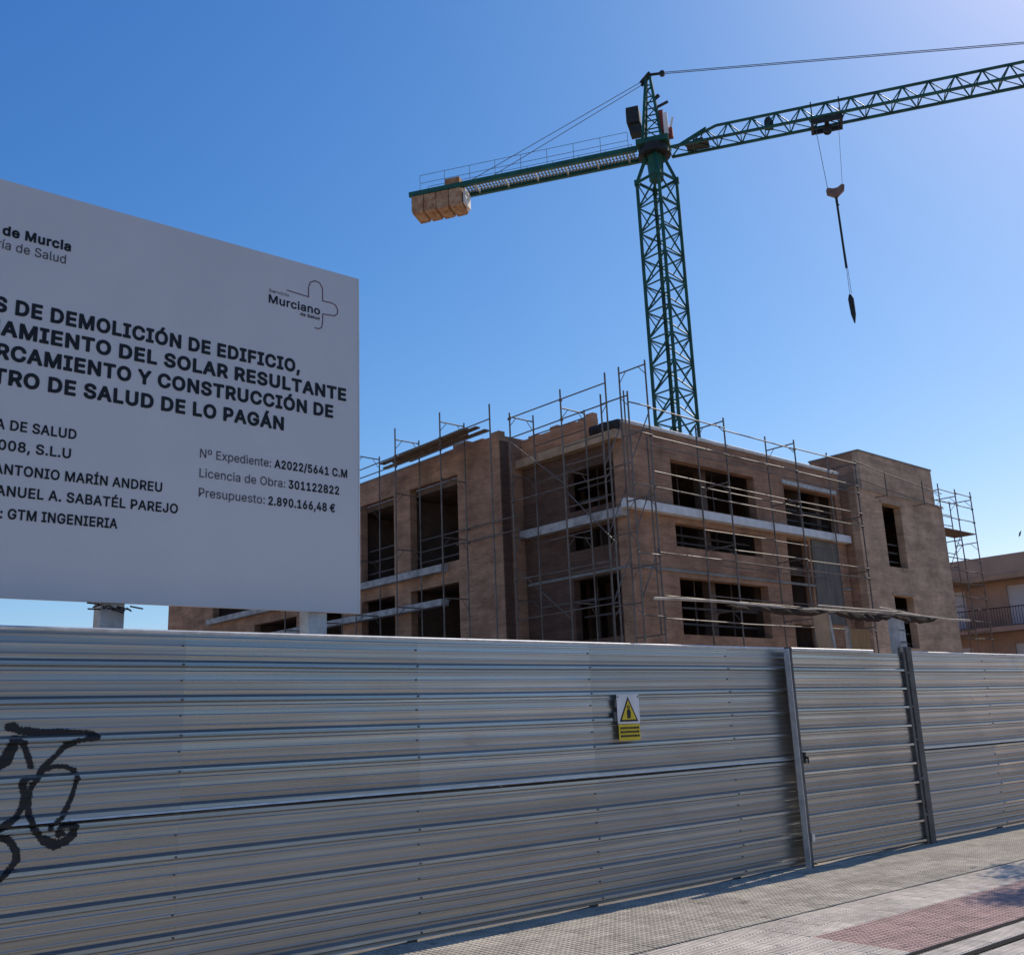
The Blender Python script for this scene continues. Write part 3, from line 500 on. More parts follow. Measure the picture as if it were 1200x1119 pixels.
    p = ln.split('|'); GLYPHS[p[0]] = (int(p[1]), [[tuple(int(n) for n in q.split(',')) for q in c.split()] for c in p[2:]])
def area(c): return sum(a[0]*b[1] - b[0]*a[1] for a, b in zip(c, c[1:] + c[:1])) / 2
def inside(pt, c):
    x, y = pt; r = False
    for a, b in zip(c, c[1:] + c[:1]):
        if (a[1] > y) != (b[1] > y) and x < (b[0]-a[0]) * (y-a[1]) / (b[1]-a[1]) + a[0]: r = not r
    return r
def text_geo(txt, bold):
    """triangles of a line of lettering, in thousandths of the type size; bold thickens every outline"""
    V = []; F = []; X = 0; lay = 0; words = [(0, 0)]
    for ch in txt:
        if ch == ' ':
            X += 210; words.append((len(V), len(F))); continue
        adv, cs = GLYPHS[ch]
        outer = [c for c in cs if area(c) < 0]; holes = [c for c in cs if area(c) >= 0]
        for c in outer:
            lay += 1; hs = [h for h in holes if inside(h[0], c)]
            pts = [[Vector((x, y, 0)) for x, y in q] for q in [c] + hs]; flat = [p for q in pts for p in q]; b = len(V)
            V += [(p.x + X, p.y, lay % 3) for p in flat]
            F += [tuple(b + i for i in t) for t in tessellate_polygon(pts)]
        if bold:
            for c in cs:
                for p, q in zip(c, c[1:] + c[:1]):
                    d = Vector((q[0]-p[0], q[1]-p[1]))
                    if d.length < 1: continue
                    d.normalize(); n = Vector((-d.y, d.x)) * bold; e = d * bold * .6; b = len(V); lay += 1
                    V += [(p[0]-e.x+n.x+X, p[1]-e.y+n.y, 3 + lay % 4), (p[0]-e.x-n.x+X, p[1]-e.y-n.y, 3 + lay % 4), (q[0]+e.x-n.x+X, q[1]+e.y-n.y, 3 + lay % 4), (q[0]+e.x+n.x+X, q[1]+e.y+n.y, 3 + lay % 4)]
                    F.append((b, b+1, b+2, b+3))
        X += adv + bold * 1.3
    return V, F, X, words + [(len(V), len(F))]
def lettering(txt, x0, x1, z, cap, bold, mat, prefix='', parent=BB, y=BY - .002, name='lettering'):
    V0, F0, _, W0 = text_geo(txt, bold); a0 = min(v[0] for v in V0); a1 = max(v[0] for v in V0); sx = (x1 - x0) / (a1 - a0); sz = cap / (509 + 2 * bold)
    if prefix:
        V0, F0, W, W0 = text_geo(prefix + txt, bold); _, _, Wp, _ = text_geo(prefix, bold); a0 += Wp
    for (va, fa), (vb, fb) in zip(W0, W0[1:]):              # every word is a part of its own
        if va == vb: continue
        m = MB(); m.v = [(x0 + (v[0] - a0) * sx, y - .0002 * v[2], z + v[1] * sz) for v in V0[va:vb]]; m.f = [tuple(i - va for i in f) for f in F0[fa:fb]]
        m.build(name, mat, parent)
K = MAT['ink']; KG = MAT['ink_grey']
lettering('DE DEMOLICIÓN DE EDIFICIO,', -8.19, -5.905, 4.665,   .120, 37, K, 'OBRAS ')
lettering('DEL SOLAR RESULTANTE', -7.44, -5.45, 4.490,   .120, 37, K, 'ACONDICIONAMIENTO ')
lettering('Y CONSTRUCCIÓN DE', -7.29, -5.58, 4.312,   .120, 37, K, 'DE APARCAMIENTO ')
lettering('DE SALUD DE LO PAGÁN', -7.93, -6.05, 4.125,   .120, 37, K, 'CENTRO ')
lettering('DE SALUD', -8.16, -7.71, 3.792, .076, 22, K, 'CONSEJERÍA ')
lettering('S.L.U', -7.98, -7.74, 3.642, .076, 22, K, '2008, ')
lettering('MARÍN ANDREU', -7.77, -7.06, 3.470, .076, 22, K, 'ANTONIO ')
lettering('SABATÉL PAREJO', -7.75, -6.93, 3.315, .076, 22, K, 'MANUEL A. ')
lettering('GTM INGENIERIA', -8.13, -7.38, 3.155, .076, 25, K, ': ')
lettering('Nº Expediente:', -6.77, -6.16, 3.785, .072, 6, KG); lettering('A2022/5641 C.M', -6.13, -5.44, 3.785, .075, 27, K)
lettering('Licencia de Obra:', -6.77, -6.03, 3.625, .072, 6, KG); lettering('301122822', -6.0, -5.52, 3.625, .075, 27, K)
lettering('Presupuesto:', -6.77, -6.21, 3.467, .072, 6, KG); lettering('2.890.166,48 €', -6.18, -5.56, 3.465, .075, 27, K)
lettering('de Murcia', -8.32, -7.84, 5.262, .080, 34, K, 'Región ')
lettering('de Salud', -8.22, -7.87, 5.150, .072, 6, KG, 'Consejería ')
lettering('Murciano', -6.21, -5.715, 5.247, .078, 19, K, name='logo_lettering')
lettering('Servicio', -6.21, -6.02, 5.345, .028, 6, KG, name='logo_lettering')
lettering('de Salud', -5.91, -5.72, 5.198, .030, 22, K, name='logo_lettering')
cross = [(-6.04, 5.402), (-5.83, 5.392), (-5.832, 5.48), (-5.815, 5.535), (-5.77, 5.562), (-5.722, 5.555), (-5.693, 5.51), (-5.69, 5.45), (-5.69, 5.388), (-5.60, 5.390), (-5.56, 5.378), (-5.538, 5.34), (-5.54, 5.30), (-5.57, 5.272), (-5.688, 5.262), (-5.69, 5.17), (-5.70, 5.128), (-5.725, 5.112), (-5.765, 5.112)]
m = MB()
for a, b in zip(cross, cross[1:]):
    d = Vector((b[0]-a[0], b[1]-a[1])).normalized(); nx, nz = -d.y * .0045, d.x * .0045; ex, ez = d.x * .003, d.y * .003; q = len(m.v)
    m.v += [(a[0]-ex+nx, BY-.003, a[1]-ez+nz), (a[0]-ex-nx, BY-.003, a[1]-ez-nz), (b[0]+ex-nx, BY-.003, b[1]+ez-nz), (b[0]+ex+nx, BY-.003, b[1]+ez+nz)]; m.f.append((q, q+1, q+2, q+3))
m.build('cross_emblem', MAT['ink_maroon'], BB)

# ------------------------------------------------------------------ warning sign and graffiti
WS = thing('warning_sign', 'small white and yellow warning sign with black triangle on the hoarding', 'sign', FENCE, (-2.54, -.05, 1.45))
yy = -.052
MB().box(-2.69, -2.385, yy, yy + .004, 1.605, 1.885).build('white_plate', MAT['white_paint'], WS)
MB().box(-2.685, -2.395, yy - .001, yy + .003, 1.448, 1.600).build('yellow_plate', MAT['yellow'], WS)
def tri(cx, cz, h, w_): return [(cx - w_/2, cz), (cx + w_/2, cz), (cx, cz + h)]
MB().poly(tri(-2.54, 1.625, .235, .255), yy - .0030, yy - .0022).build('triangle_border', K, WS)
MB().poly(tri(-2.54, 1.643, .185, .200), yy - .0042, yy - .0034).build('triangle_field', MAT['yellow'], WS)
m = MB().poly([(-2.562, 1.655), (-2.52, 1.655), (-2.512, 1.715), (-2.528, 1.745), (-2.552, 1.745), (-2.568, 1.715)], yy - .0054, yy - .0046)
m.box(-2.562, -2.552, yy - .0054, yy - .0046, 1.748, 1.775); m.box(-2.545, -2.536, yy - .0054, yy - .0046, 1.748, 1.785); m.box(-2.529, -2.520, yy - .0054, yy - .0046, 1.748, 1.772)
m.build('hand_symbol', K, WS)
m = MB(); rr = random.Random(4)
for z in (1.565, 1.528, 1.490):
    x = -2.665
    while x < -2.425:
        l = rr.uniform(.018, .04); m.box(x, min(x + l, -2.41), yy - .003, yy - .002, z - .010, z + .010); x += l + .007
m.build('text_lines', K, WS)
for x in (-2.675, -2.40): MB().tube((x, yy + .003, 1.86), (x, yy - .006, 1.86), .007, 6).build('bolt', MAT['galv_dark'], WS)
MB().box(-2.73, -2.69, -.045, -.035, 1.63, 1.72).box(-2.715, -2.69, -.047, -.036, 1.76, 1.84).build('torn_bracket', MAT['galv_dark'], WS)

strokes = [
 (.026, [(-8.10, 1.745), (-8.09, 1.735), (-8.03, 1.715), (-7.85, 1.70), (-7.66, 1.69), (-7.585, 1.675), (-7.555, 1.66)]),
 (.036, [(-8.09, 1.740), (-8.07, 1.738)]),
 (.021, [(-7.555, 1.655), (-7.67, 1.64), (-7.75, 1.605), (-7.81, 1.54), (-7.87, 1.48), (-7.91, 1.41), (-7.94, 1.35), (-7.95, 1.27), (-7.94, 1.19), (-7.91, 1.11), (-7.84, 1.03), (-7.77, 1.0), (-7.70, 1.01), (-7.655, 1.05), (-7.655, 1.10), (-7.70, 1.12), (-7.75, 1.10), (-7.75, 1.06), (-7.72, 1.06)]),
 (.032, [(-7.83, 1.03), (-7.77, 1.0), (-7.70, 1.015), (-7.665, 1.05)]),
 (.018, [(-7.89, 1.46), (-7.81, 1.485), (-7.73, 1.48), (-7.68, 1.45), (-7.66, 1.39), (-7.68, 1.30), (-7.71, 1.22), (-7.75, 1.16), (-7.80, 1.12), (-7.805, 1.10)]),
 (.024, [(-8.06, 1.67), (-8.0, 1.63), (-7.97, 1.55), (-7.945, 1.49)]),
 (.024, [(-7.99, 1.40), (-7.97, 1.31), (-7.98, 1.25), (-8.01, 1.19), (-8.07, 1.15), (-8.14, 1.11), (-8.22, 1.10), (-8.30, 1.14), (-8.34, 1.22), (-8.33, 1.32), (-8.27, 1.40)]),
 (.016, [(-7.99, 1.41), (-7.95, 1.42), (-7.92, 1.41)]),
 (.040, [(-8.06, 1.66), (-8.06, 1.61), (-8.10, 1.54), (-8.15, 1.50)]),
 (.022, [(-8.15, 1.07), (-8.10, 1.075), (-8.04, 1.05), (-8.0, .99), (-7.99, .93), (-8.03, .88), (-8.08, .83), (-8.16, .80), (-8.24, .83), (-8.28, .91), (-8.26, 1.0), (-8.2, 1.06)]),
]
m = MB(); cell = .005; cells = {}
for r, ps in strokes:
    for (ax, az), (bx, bz) in zip(ps, ps[1:]):
        L = hypot(bx-ax, bz-az) + 1e-6
        for i in range(int((min(ax, bx)-r-.01)/cell) - 1, int((max(ax, bx)+r+.01)/cell) + 2):
            for j in range(int((min(az, bz)-r-.01)/cell) - 1, int((max(az, bz)+r+.01)/cell) + 2):
                x = (i+.5)*cell; z = (j+.5)*cell
                t = max(0, min(1, ((x-ax)*(bx-ax) + (z-az)*(bz-az)) / (L*L))); d = hypot(x-ax-t*(bx-ax), z-az-t*(bz-az))
                if d < r * (.86 + .14 * sin(x * 31 + z * 17)) + .009 * (random.random() - .5): cells[(i, j)] = 1
def fy(z):
    if 1.125 < z < 1.165: return -.0465
    return -(profile(z, 2.36, .2445)) - .0075 if z > 1.145 else -(profile(z, 1.33, .2555)) + .006 - .0075
vid = {}
for (i, j) in cells:
    q = []
    for a, b in ((i, j), (i+1, j), (i+1, j+1), (i, j+1)):
        if (a, b) not in vid: vid[(a, b)] = len(m.v); m.v.append((a*cell, fy(b*cell), b*cell))
        q.append(vid[(a, b)])
    m.f.append(tuple(q))
GR = thing('graffiti', 'black spray painted bicycle doodle on the left end of hoarding', 'graffiti', FENCE, (-7.95, 0, 1.3))
m.build('spray_lines', MAT['spray'], GR)

# ------------------------------------------------------------------ building under construction
B = thing('building_under_construction', 'unfinished three storey brick building shell behind the hoarding', 'building', BLD)
def bpart(name, m, mat, label=None): return m.build(name, mat, B, label=label)
BR = MAT['brick']; DI = MAT['dark_in']; SW = MAT['slab_white']
# right facade
holesR = [(2.2, 6.7, 8.28, 9.78), (8.5, 11.95, 8.22, 9.72), (2.2, 6.8, 6.95, 7.70), (2.2, 6.9, 4.2, 5.97), (8.35, 9.72, 5.05, 7.80), (8.30, 9.80, 3.9, 4.75), (2.2, 6.9, .9, 3.0), (8.35, 11.5, .9, 3.0)]
bpart('brick_wall', wall(MB(), 'x', 0.0, .30, .30, 12.3, 0, 10.62, holesR), BR)
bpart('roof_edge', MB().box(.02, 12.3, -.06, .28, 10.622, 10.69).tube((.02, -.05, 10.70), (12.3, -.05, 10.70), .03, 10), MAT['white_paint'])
bpart('lintel', MB().box(8.4, 12.0, -.05, -.002, 9.78, 9.93), MAT['post_white'])
bpart('slab_edge', MB().box(-.27, 12.29, -.27, -.002, 7.90, 8.17), MAT['white_paint'])  # whiter than the left ledges: grazing sunlight put into the colour
bpart('floor_band', MB().box(.305, 12.29, -.05, -.003, 6.12, 6.20), MAT['concrete'])
bpart('render_panel', MB().box(9.86, 11.55, -.055, -.004, 4.8, 7.85), MAT['panel_grey'])
# left facade, recessed part
holesL = [(.48, 2.46, 8.22, 9.52), (.52, 2.55, 6.95, 7.58), (.48, 2.45, 4.15, 6.05), (.5, 2.5, .9, 3.0)]
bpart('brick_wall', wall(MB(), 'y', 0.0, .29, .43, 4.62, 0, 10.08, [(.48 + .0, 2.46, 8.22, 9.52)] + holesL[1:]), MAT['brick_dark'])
bpart('corner_pier', MB().box(-.004, .299, .003, .43, 0, 10.085), BR)
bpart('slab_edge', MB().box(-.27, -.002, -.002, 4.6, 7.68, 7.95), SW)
bpart('eaves_beam', MB().box(-.32, .6, .03, 4.6, 10.10, 10.38), MAT['concrete_tan'])
bpart('brick_parapet', MB().box(.0, .24, 1.2, 4.616, 10.381, 11.12), MAT['brick_orange'])
m = MB(); rr = random.Random(12); y = 1.2
while y < 4.6:
    l = rr.uniform(.2, .45); m.box(.004, .22, y, min(4.6, y + l - .004), 11.121, 11.13 + .066 * rr.randint(0, 2)); y += l
bpart('loose_courses', m, MAT['brick_orange'])
bpart('brick_pier', MB().box(.002, .30, .004, .30, 10.09, 10.621), BR)
bpart('floor_band', MB().box(-.035, -.003, .05, 4.55, 6.12, 6.20), MAT['concrete'])
# projecting left block
holesB = [(6.9, 9.72, 7.30, 10.32), (10.75, 12.98, 7.24, 10.32), (6.95, 9.75, 4.2, 6.55), (10.75, 12.95, 4.2, 6.55), (14.3, 17.0, 7.3, 10.3), (14.3, 17.0, 4.2, 6.55),
          (17.9, 21.6, 7.0, 10.3), (21.9, 25.8, 7.0, 10.3), (17.9, 21.6, 4.2, 6.55), (6.95, 9.75, .9, 3), (10.75, 12.95, .9, 3), (14.3, 17, .9, 3)]
bpart('brick_wall', wall(MB(), 'y', -1.0, -.70, 4.62, 31.0, 0, 11.20, holesB), BR)
bpart('brick_wall', MB().box(-.699, .30, 4.625, 4.9, 0, 11.20), BR)
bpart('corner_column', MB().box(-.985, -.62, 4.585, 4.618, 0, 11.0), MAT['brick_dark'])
bpart('parapet_coping', MB().box(-1.03, -.68, 7.6, 31.02, 11.201, 11.26), MAT['concrete'])
m = MB(); rr = random.Random(5); y = 4.62          # ragged top courses on the pier
while y < 7.6:
    l = rr.uniform(.25, .5); m.box(-.995, -.72, y, min(7.6, y + l - .004), 11.2005, 11.22 + .065 * rr.randint(0, 3)); y += l
bpart('loose_courses', m, BR)
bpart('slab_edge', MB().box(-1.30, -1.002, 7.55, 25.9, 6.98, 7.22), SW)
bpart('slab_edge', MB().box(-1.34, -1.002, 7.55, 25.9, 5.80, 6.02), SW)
# end and rear walls
bpart('rear_wall', MB().box(-.699, 19.0, 30.7, 31.0, 0, 10.9), BR)
# protruding right block
XR0, XR1, YR = 12.42, 19.45, -.60
holesRB = [(14.32, 15.80, 7.12, 9.64), (14.36, 15.86, 4.0, 6.0), (14.36, 15.86, .9, 3.0)]
bpart('brick_wall', wall(MB(), 'x', YR, YR + .3, XR0, XR1, 0, 10.0, holesRB), MAT['brick_rendered_lit'])
bpart('brick_wall', MB().box(XR0, XR0 + .28, YR + .301, 6.0, 0, 10.0), BR)
bpart('brick_wall', MB().box(XR1 - .28, XR1, YR + .301, 12.0, 0, 10.0), BR)
bpart('parapet_coping', MB().box(XR0 - .03, XR1 + .03, YR - .035, YR + .32, 10.001, 10.075), MAT['concrete_tan'])
bpart('window_trim', MB().box(14.22, 15.90, YR - .03, YR - .002, 9.645, 9.76), MAT['concrete_tan'])
bpart('window_trim', MB().box(14.26, 15.96, YR - .03, YR - .002, 6.005, 6.09), MAT['concrete_tan'])
# stair tower
bpart('stair_tower', wall(MB(), 'x', YR + .04, YR + .3, 13.05, 18.98, 10.0755, 11.58, []), MAT['brick_rendered_lit'])
bpart('stair_tower', MB().box(13.05, 13.30, YR + .301, 1.6, 10.002, 11.58), BR)
bpart('stair_tower', MB().box(18.73, 18.98, YR + .301, 1.6, 10.002, 11.58), BR)
bpart('stair_tower', MB().box(13.301, 18.729, 1.35, 1.6, 10.002, 11.58), BR)
bpart('tower_roof', MB().box(13.02, 19.01, YR + .01, 1.63, 11.582, 11.64), MAT['concrete'])
# floor slabs, columns and cross walls
for z0, z1 in ((3.1, 3.35), (6.60, 6.85), (10.09, 10.32)):
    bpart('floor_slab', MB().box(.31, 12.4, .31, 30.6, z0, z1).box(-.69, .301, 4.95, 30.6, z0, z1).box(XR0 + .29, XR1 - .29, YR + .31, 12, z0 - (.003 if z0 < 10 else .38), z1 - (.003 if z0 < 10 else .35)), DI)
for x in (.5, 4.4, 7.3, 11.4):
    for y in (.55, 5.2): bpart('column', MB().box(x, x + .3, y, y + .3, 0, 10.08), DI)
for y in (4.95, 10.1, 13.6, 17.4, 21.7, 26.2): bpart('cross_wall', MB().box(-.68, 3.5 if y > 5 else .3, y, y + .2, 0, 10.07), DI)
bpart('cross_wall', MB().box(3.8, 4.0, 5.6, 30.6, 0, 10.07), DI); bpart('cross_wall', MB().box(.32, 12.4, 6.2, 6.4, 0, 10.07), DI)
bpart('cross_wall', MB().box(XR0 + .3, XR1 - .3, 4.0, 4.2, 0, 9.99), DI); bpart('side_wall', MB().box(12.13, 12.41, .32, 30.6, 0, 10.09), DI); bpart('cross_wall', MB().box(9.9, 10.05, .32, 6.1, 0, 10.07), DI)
# timber and steel guard rails set in the openings
def rails(axis, c, u0, u1, zs):
    for z in zs:
        j = random.uniform(-.03, .03)
        a, b = ((u0, c, z), (u1, c, z + j)) if axis == 'x' else ((c, u0, z), (c, u1, z + j))
        MB().bar(a, b, .03, .06).build('guard_rail', MAT['guard'], B)
rails('y', -.60, 6.9, 9.72, (7.62, 8.02, 8.42)); rails('y', -.62, 10.75, 12.98, (7.65, 8.1, 8.55)); rails('y', -.6, 17.9, 21.6, (7.5, 8.0))
rails('x', YR + .36, 14.32, 15.8, (7.4, 7.78, 8.12)); rails('x', YR + .36, 14.36, 15.86, (4.2, 4.62, 5.05, 5.5))
rails('x', .5, 2.2, 6.8, (7.2, 7.45)); rails('x', .5, 2.2, 6.9, (4.6, 5.1)); rails('y', .45, .48, 2.46, (8.6, 9.05)); rails('y', .45, .5, 2.5, (4.9, 5.4)); rails('x', .42, 8.5, 11.95, (8.6, 9.0))
# steel props shoring the slabs, seen through the openings
def prop(x, y, z0, z1, lab):
    t = thing('shoring_prop', lab, 'prop', BLD, (x, y, z0), 'steel shoring props inside the openings')
    MB().tube((x, y, z0), (x, y, z0 + (z1-z0)*.55), .032, 7).build('outer_tube', MAT['coupler'], t)
    MB().tube((x, y, z0 + (z1-z0)*.55), (x, y, z1), .024, 7).build('inner_tube', MAT['coupler'], t)
    MB().box(x-.07, x+.07, y-.07, y+.07, z1 - .012, z1).build('head_plate', MAT['coupler'], t)
PL = [('leftmost', 'second from the left', 'middle', 'second from the right', 'rightmost')]
ORD = {2: ('left', 'right'), 3: ('left', 'middle', 'right'), 4: ('leftmost', 'second', 'third', 'rightmost'), 5: ('leftmost', 'second', 'middle', 'fourth', 'rightmost')}
for k, x in enumerate((2.7, 3.6, 4.5, 5.5, 6.4)): prop(x, .9, 6.86, 10.08, ORD[5][k] + ' steel prop behind the long top floor opening')
for k, x in enumerate((2.9, 3.9, 4.9, 5.9)): prop(x, .8, 3.36, 6.59, ORD[4][k] + ' steel prop behind the long lowest opening')
for k, x in enumerate((9.3, 10.2, 11.2)): prop(x, 1.1, 6.86, 10.08, ORD[3][k] + ' steel prop behind the top opening beside the protruding block')
for k, y in enumerate((2.2, 1.6, .9)): prop(.8, y, 3.36, 6.59, ORD[3][k] + ' steel prop in the lowest opening of the recessed wall')
for k, y in enumerate((1.9, 1.0)): prop(.8, y, 6.86, 10.08, ORD[2][k] + ' steel prop in the top opening of the recessed wall')
# stuff on the roof edge
T = thing('tarpaulin_roll', 'dark rolled tarpaulin lying on the eaves beside the building corner', 'tarpaulin', BLD, (0, .8, 10.38))
m = MB(); rr = random.Random(2); n = 12
for i in range(n + 1):
    y = .08 + 1.1 * i / n
    for k in range(8):
        a = 2 * pi * k / 8; r = rr.uniform(.9, 1.12); m.v.append((-.02 + .26 * r * cos(a), y, 10.575 + .19 * r * sin(a)))
for i in range(n):
    for k in range(8): m.f.append((i*8+k, i*8+(k+1) % 8, (i+1)*8+(k+1) % 8, (i+1)*8+k))
m.f.append(tuple(range(7, -1, -1))); m.f.append(tuple(n*8+k for k in range(8)))
m.build('tarp_roll', MAT['tarp'], T)

# ------------------------------------------------------------------ scaffolding
def jit(a=.012): return random.uniform(-a, a)
def scaffold(name, label, axis, inner, outer, frames, z0, rail_z, deck_z=(), brace=True, rail_pairs=None, top_rail=True, inner_rails=()):
    """frames: list of (u, top_inner, top_outer); axis 'x' runs along the right facade, 'y' along the left"""
    P = (lambda u, c, z: (u, c, z)) if axis == 'x' else (lambda u, c, z: (c, u, z))
    T = thing(name, label, 'scaffolding', BLD, P(frames[0][0], outer, z0))
    for (u, ti, to) in frames:
        for c, t in ((inner, ti), (outer, to)):
            if t is None: continue
            MB().tube(P(u + jit(), c + jit(), z0), P(u + jit(.02), c + jit(.02), t), .027, 7).build('standard', MAT['tube'], T)
            MB().tube(P(u, c, z0), P(u, c, z0 + .02), .07, 8).build('base_plate', MAT['coupler'], T)
        tt = min(ti or 99, to or 99)
        z = tt - .12
        while z > z0 + 1 and ti and to:
            m = MB().tube(P(u, inner, z), P(u, outer, z + jit()), .022, 6)
            s = 1 if outer < inner else -1
            m.tube(P(u, inner - s * .02, z - .32), P(u, inner - s * .30, z - .01), .012, 5).tube(P(u, outer + s * .02, z - .32), P(u, outer + s * .30, z - .01), .012, 5)
            m.build('transom', MAT['tube'], T)
            z -= 2.0
    for a, b in zip(frames, frames[1:]):
        if a[2] and b[2]:
            for z in rail_z:
                zz = z + jit(.02)
                MB().tube(P(a[0] - .04, outer - .03 * (1 if outer < inner else -1), zz), P(b[0] + .04, outer - .03 * (1 if outer < inner else -1), zz + jit(.03)), .021, 6).build('guard_rail', MAT['tube'], T)
                MB().box(*sorted((P(b[0]-.035, outer-.04, 0)[0], P(b[0]+.035, outer+.04, 0)[0])), *sorted((P(b[0]-.035, outer-.04, 0)[1], P(b[0]+.035, outer+.04, 0)[1])), zz - .04, zz + .04).build('coupler', MAT['coupler'], T)
        for z in inner_rails:
            if a[1] and b[1]: MB().tube(P(a[0], inner, z), P(b[0], inner, z + jit(.03)), .021, 6).build('ledger', MAT['tube'], T)
        for z in deck_z:
            k = 3; wd = (outer - inner) / k
            for i in range(k):
                c0, c1 = sorted((inner + wd * i + .01 * (1 if wd > 0 else -1), inner + wd * (i + 1) - .01 * (1 if wd > 0 else -1)))
                if axis == 'x': m = MB().box(a[0] + .02, b[0] - .02, c0, c1, z, z + .045)
                else: m = MB().box(c0, c1, a[0] + .02, b[0] - .02, z, z + .045)
                m.build('deck_plank', MAT['wood'], T)
    return T
RZ = (10.55, 9.72, 9.28, 8.62, 8.20)
scaffold('scaffolding', 'steel tube scaffolding standing against the right hand facade', 'x', -.35, -1.45,
         [(3.2, 11.0, 10.95), (7.15, 11.25, 10.85), (11.1, 11.25, 10.7)], 0, (10.53, 9.72, 9.45, 8.66, 8.19, 6.65, 6.3, 5.05, 4.42, 2.5, 2.0), inner_rails=(10.2, 8.9, 7.5, 6.4, 5.4, 4.6))
T = scaffold('scaffolding', 'tall square scaffold tower at the near corner of the building', 'x', -.40, -1.50,
         [(-1.35, 11.15, 10.95), (-.45, 12.2, 12.1)], 0, (10.60, 9.75, 8.2, 6.2, 4.5, 2.5))
for z in (8.9, 6.9, 4.9):
    MB().tube((-1.35, -1.5, z), (-.45, -1.5, z + 1.6), .018, 6).tube((-1.35, -.4, z), (-.45, -.4, z + 1.5), .018, 6).build('diagonal_brace', MAT['tube'], T)
for z in (10.60, 9.72, 9.45, 8.66, 8.19, 6.3, 5.05, 4.42): MB().tube((-.45, -1.52, z + jit()), (3.2, -1.48, z + jit()), .021, 6).build('guard_rail', MAT['tube'], T)
for z in (9.9, 9.3, 8.0, 6.0): MB().tube((-1.35, -.4, z), (-1.35, 1.2, z + jit()), .021, 6).build('guard_rail', MAT['tube'], T)
MB().tube((-.9, -.95, 8.0), (-.9, -.95, 11.2), .026, 6).build('standard', MAT['tube'], T)
MB().tube((-.05, -1.0, 4), (-.05, -1.0, 9.9), .026, 6).build('standard', MAT['tube'], T)
T2S = scaffold('scaffolding', 'thin tube scaffolding in front of the recessed dark wall left of corner', 'y', -.40, -1.45,
         [(-.75, None, 11.7), (1.15, 11.25, 11.72), (3.55, 11.7, 11.6)], 0, (11.38, 10.76, 8.6, 6.1, 4.9), inner_rails=(11.0, 10.62, 9.4, 7.4, 5.3))
for a_, b_, z_ in ((1.15, 3.55, 8.7), (1.15, 3.55, 4.6), (-.75, 1.15, 6.6)): MB().tube((-1.42, a_, z_), (-1.42, b_, z_ + 1.9), .017, 6).build('diagonal_brace', MAT['tube'], T2S)
scaffold('scaffolding', 'scaffolding with plank deck standing along the left wing', 'y', -1.25, -2.30,
         [(3.55, None, 11.75), (6.15, 11.95, 12.15), (8.75, 11.95, 12.25), (11.35, 11.95, 12.25), (13.95, 11.95, 12.2), (16.5, 11.9, 12.2)], 0, (11.22, 10.84), inner_rails=())
T = thing('plank_stack', 'weathered brown planks laid on scaffold along the left roof edge', 'planks', BLD, (-2, 6.3, 11.1))
for i, (c, z, a, b) in enumerate(((-2.15, 11.25, 4.9, 9.9), (-1.92, 11.30, 4.6, 9.5), (-1.68, 11.26, 5.4, 10.4), (-1.45, 11.31, 4.7, 9.2), (-2.0, 11.37, 5.1, 8.9), (-1.6, 11.39, 5.6, 9.9))):
    MB().bar((c, a, z), (c + .05, b, z - .05), .2, .05).build('plank', MAT['wood'], T)
for z in (8.24, 7.78): 
    T2 = thing('guard_tube', 'short guard tube bracketed on the left wing wall, %s of the pair' % ('upper' if z > 8 else 'lower'), 'tube', BLD, (-1.2, 5, z))
    MB().tube((-1.15, 3.6, z), (-1.15, 6.85, z + .02), .022, 6).build('tube_shaft', MAT['tube'], T2)
    MB().tube((-1.16, 6.3, z), (-.99, 6.3, z), .02, 6).tube((-1.16, 5.0, z), (-.99, 5.0, z), .02, 6).build('bracket', MAT['coupler'], T2)
# rails across the front of the right block
T = thing('guard_railing', 'two level guard rails running across the top of the right block', 'railing', BLD, (12.4, -.9, 10.3))
for z in (10.62, 9.98):
    MB().tube((11.1, -1.46, z + .05), (13.9, -1.2, z), .021, 6).build('rail', MAT['tube'], T)
    MB().tube((13.9, -1.2, z), (19.3, -.75, z - .04), .021, 6).build('rail', MAT['tube'], T)
for x in (13.9, 16.9): MB().tube((x, -1.1, 9.75), (x, -1.1, 10.75), .024, 6).tube((x, -1.1, 9.8), (x, -.6, 9.8), .02, 6).build('post', MAT['tube'], T)
# right end scaffold tower
T = scaffold('scaffolding', 'freestanding scaffold tower beyond the right end of building', 'x', .95, -.05,
         [(20.6, 11.2, 11.35), (22.2, 11.1, 11.3), (23.7, 11.1, 11.35)], 0, (11.1, 10.55, 9.9, 8.1, 7.55, 6.4, 5.9, 5.35, 4.6), deck_z=(9.35, 7.0), inner_rails=(11.0, 10.4, 9.9, 8.6, 8.0, 6.2, 5.7))
MB().tube((20.6, -.08, 7.6), (22.2, -.08, 9.3), .018, 6).build('diagonal_brace', MAT['tube'], T)
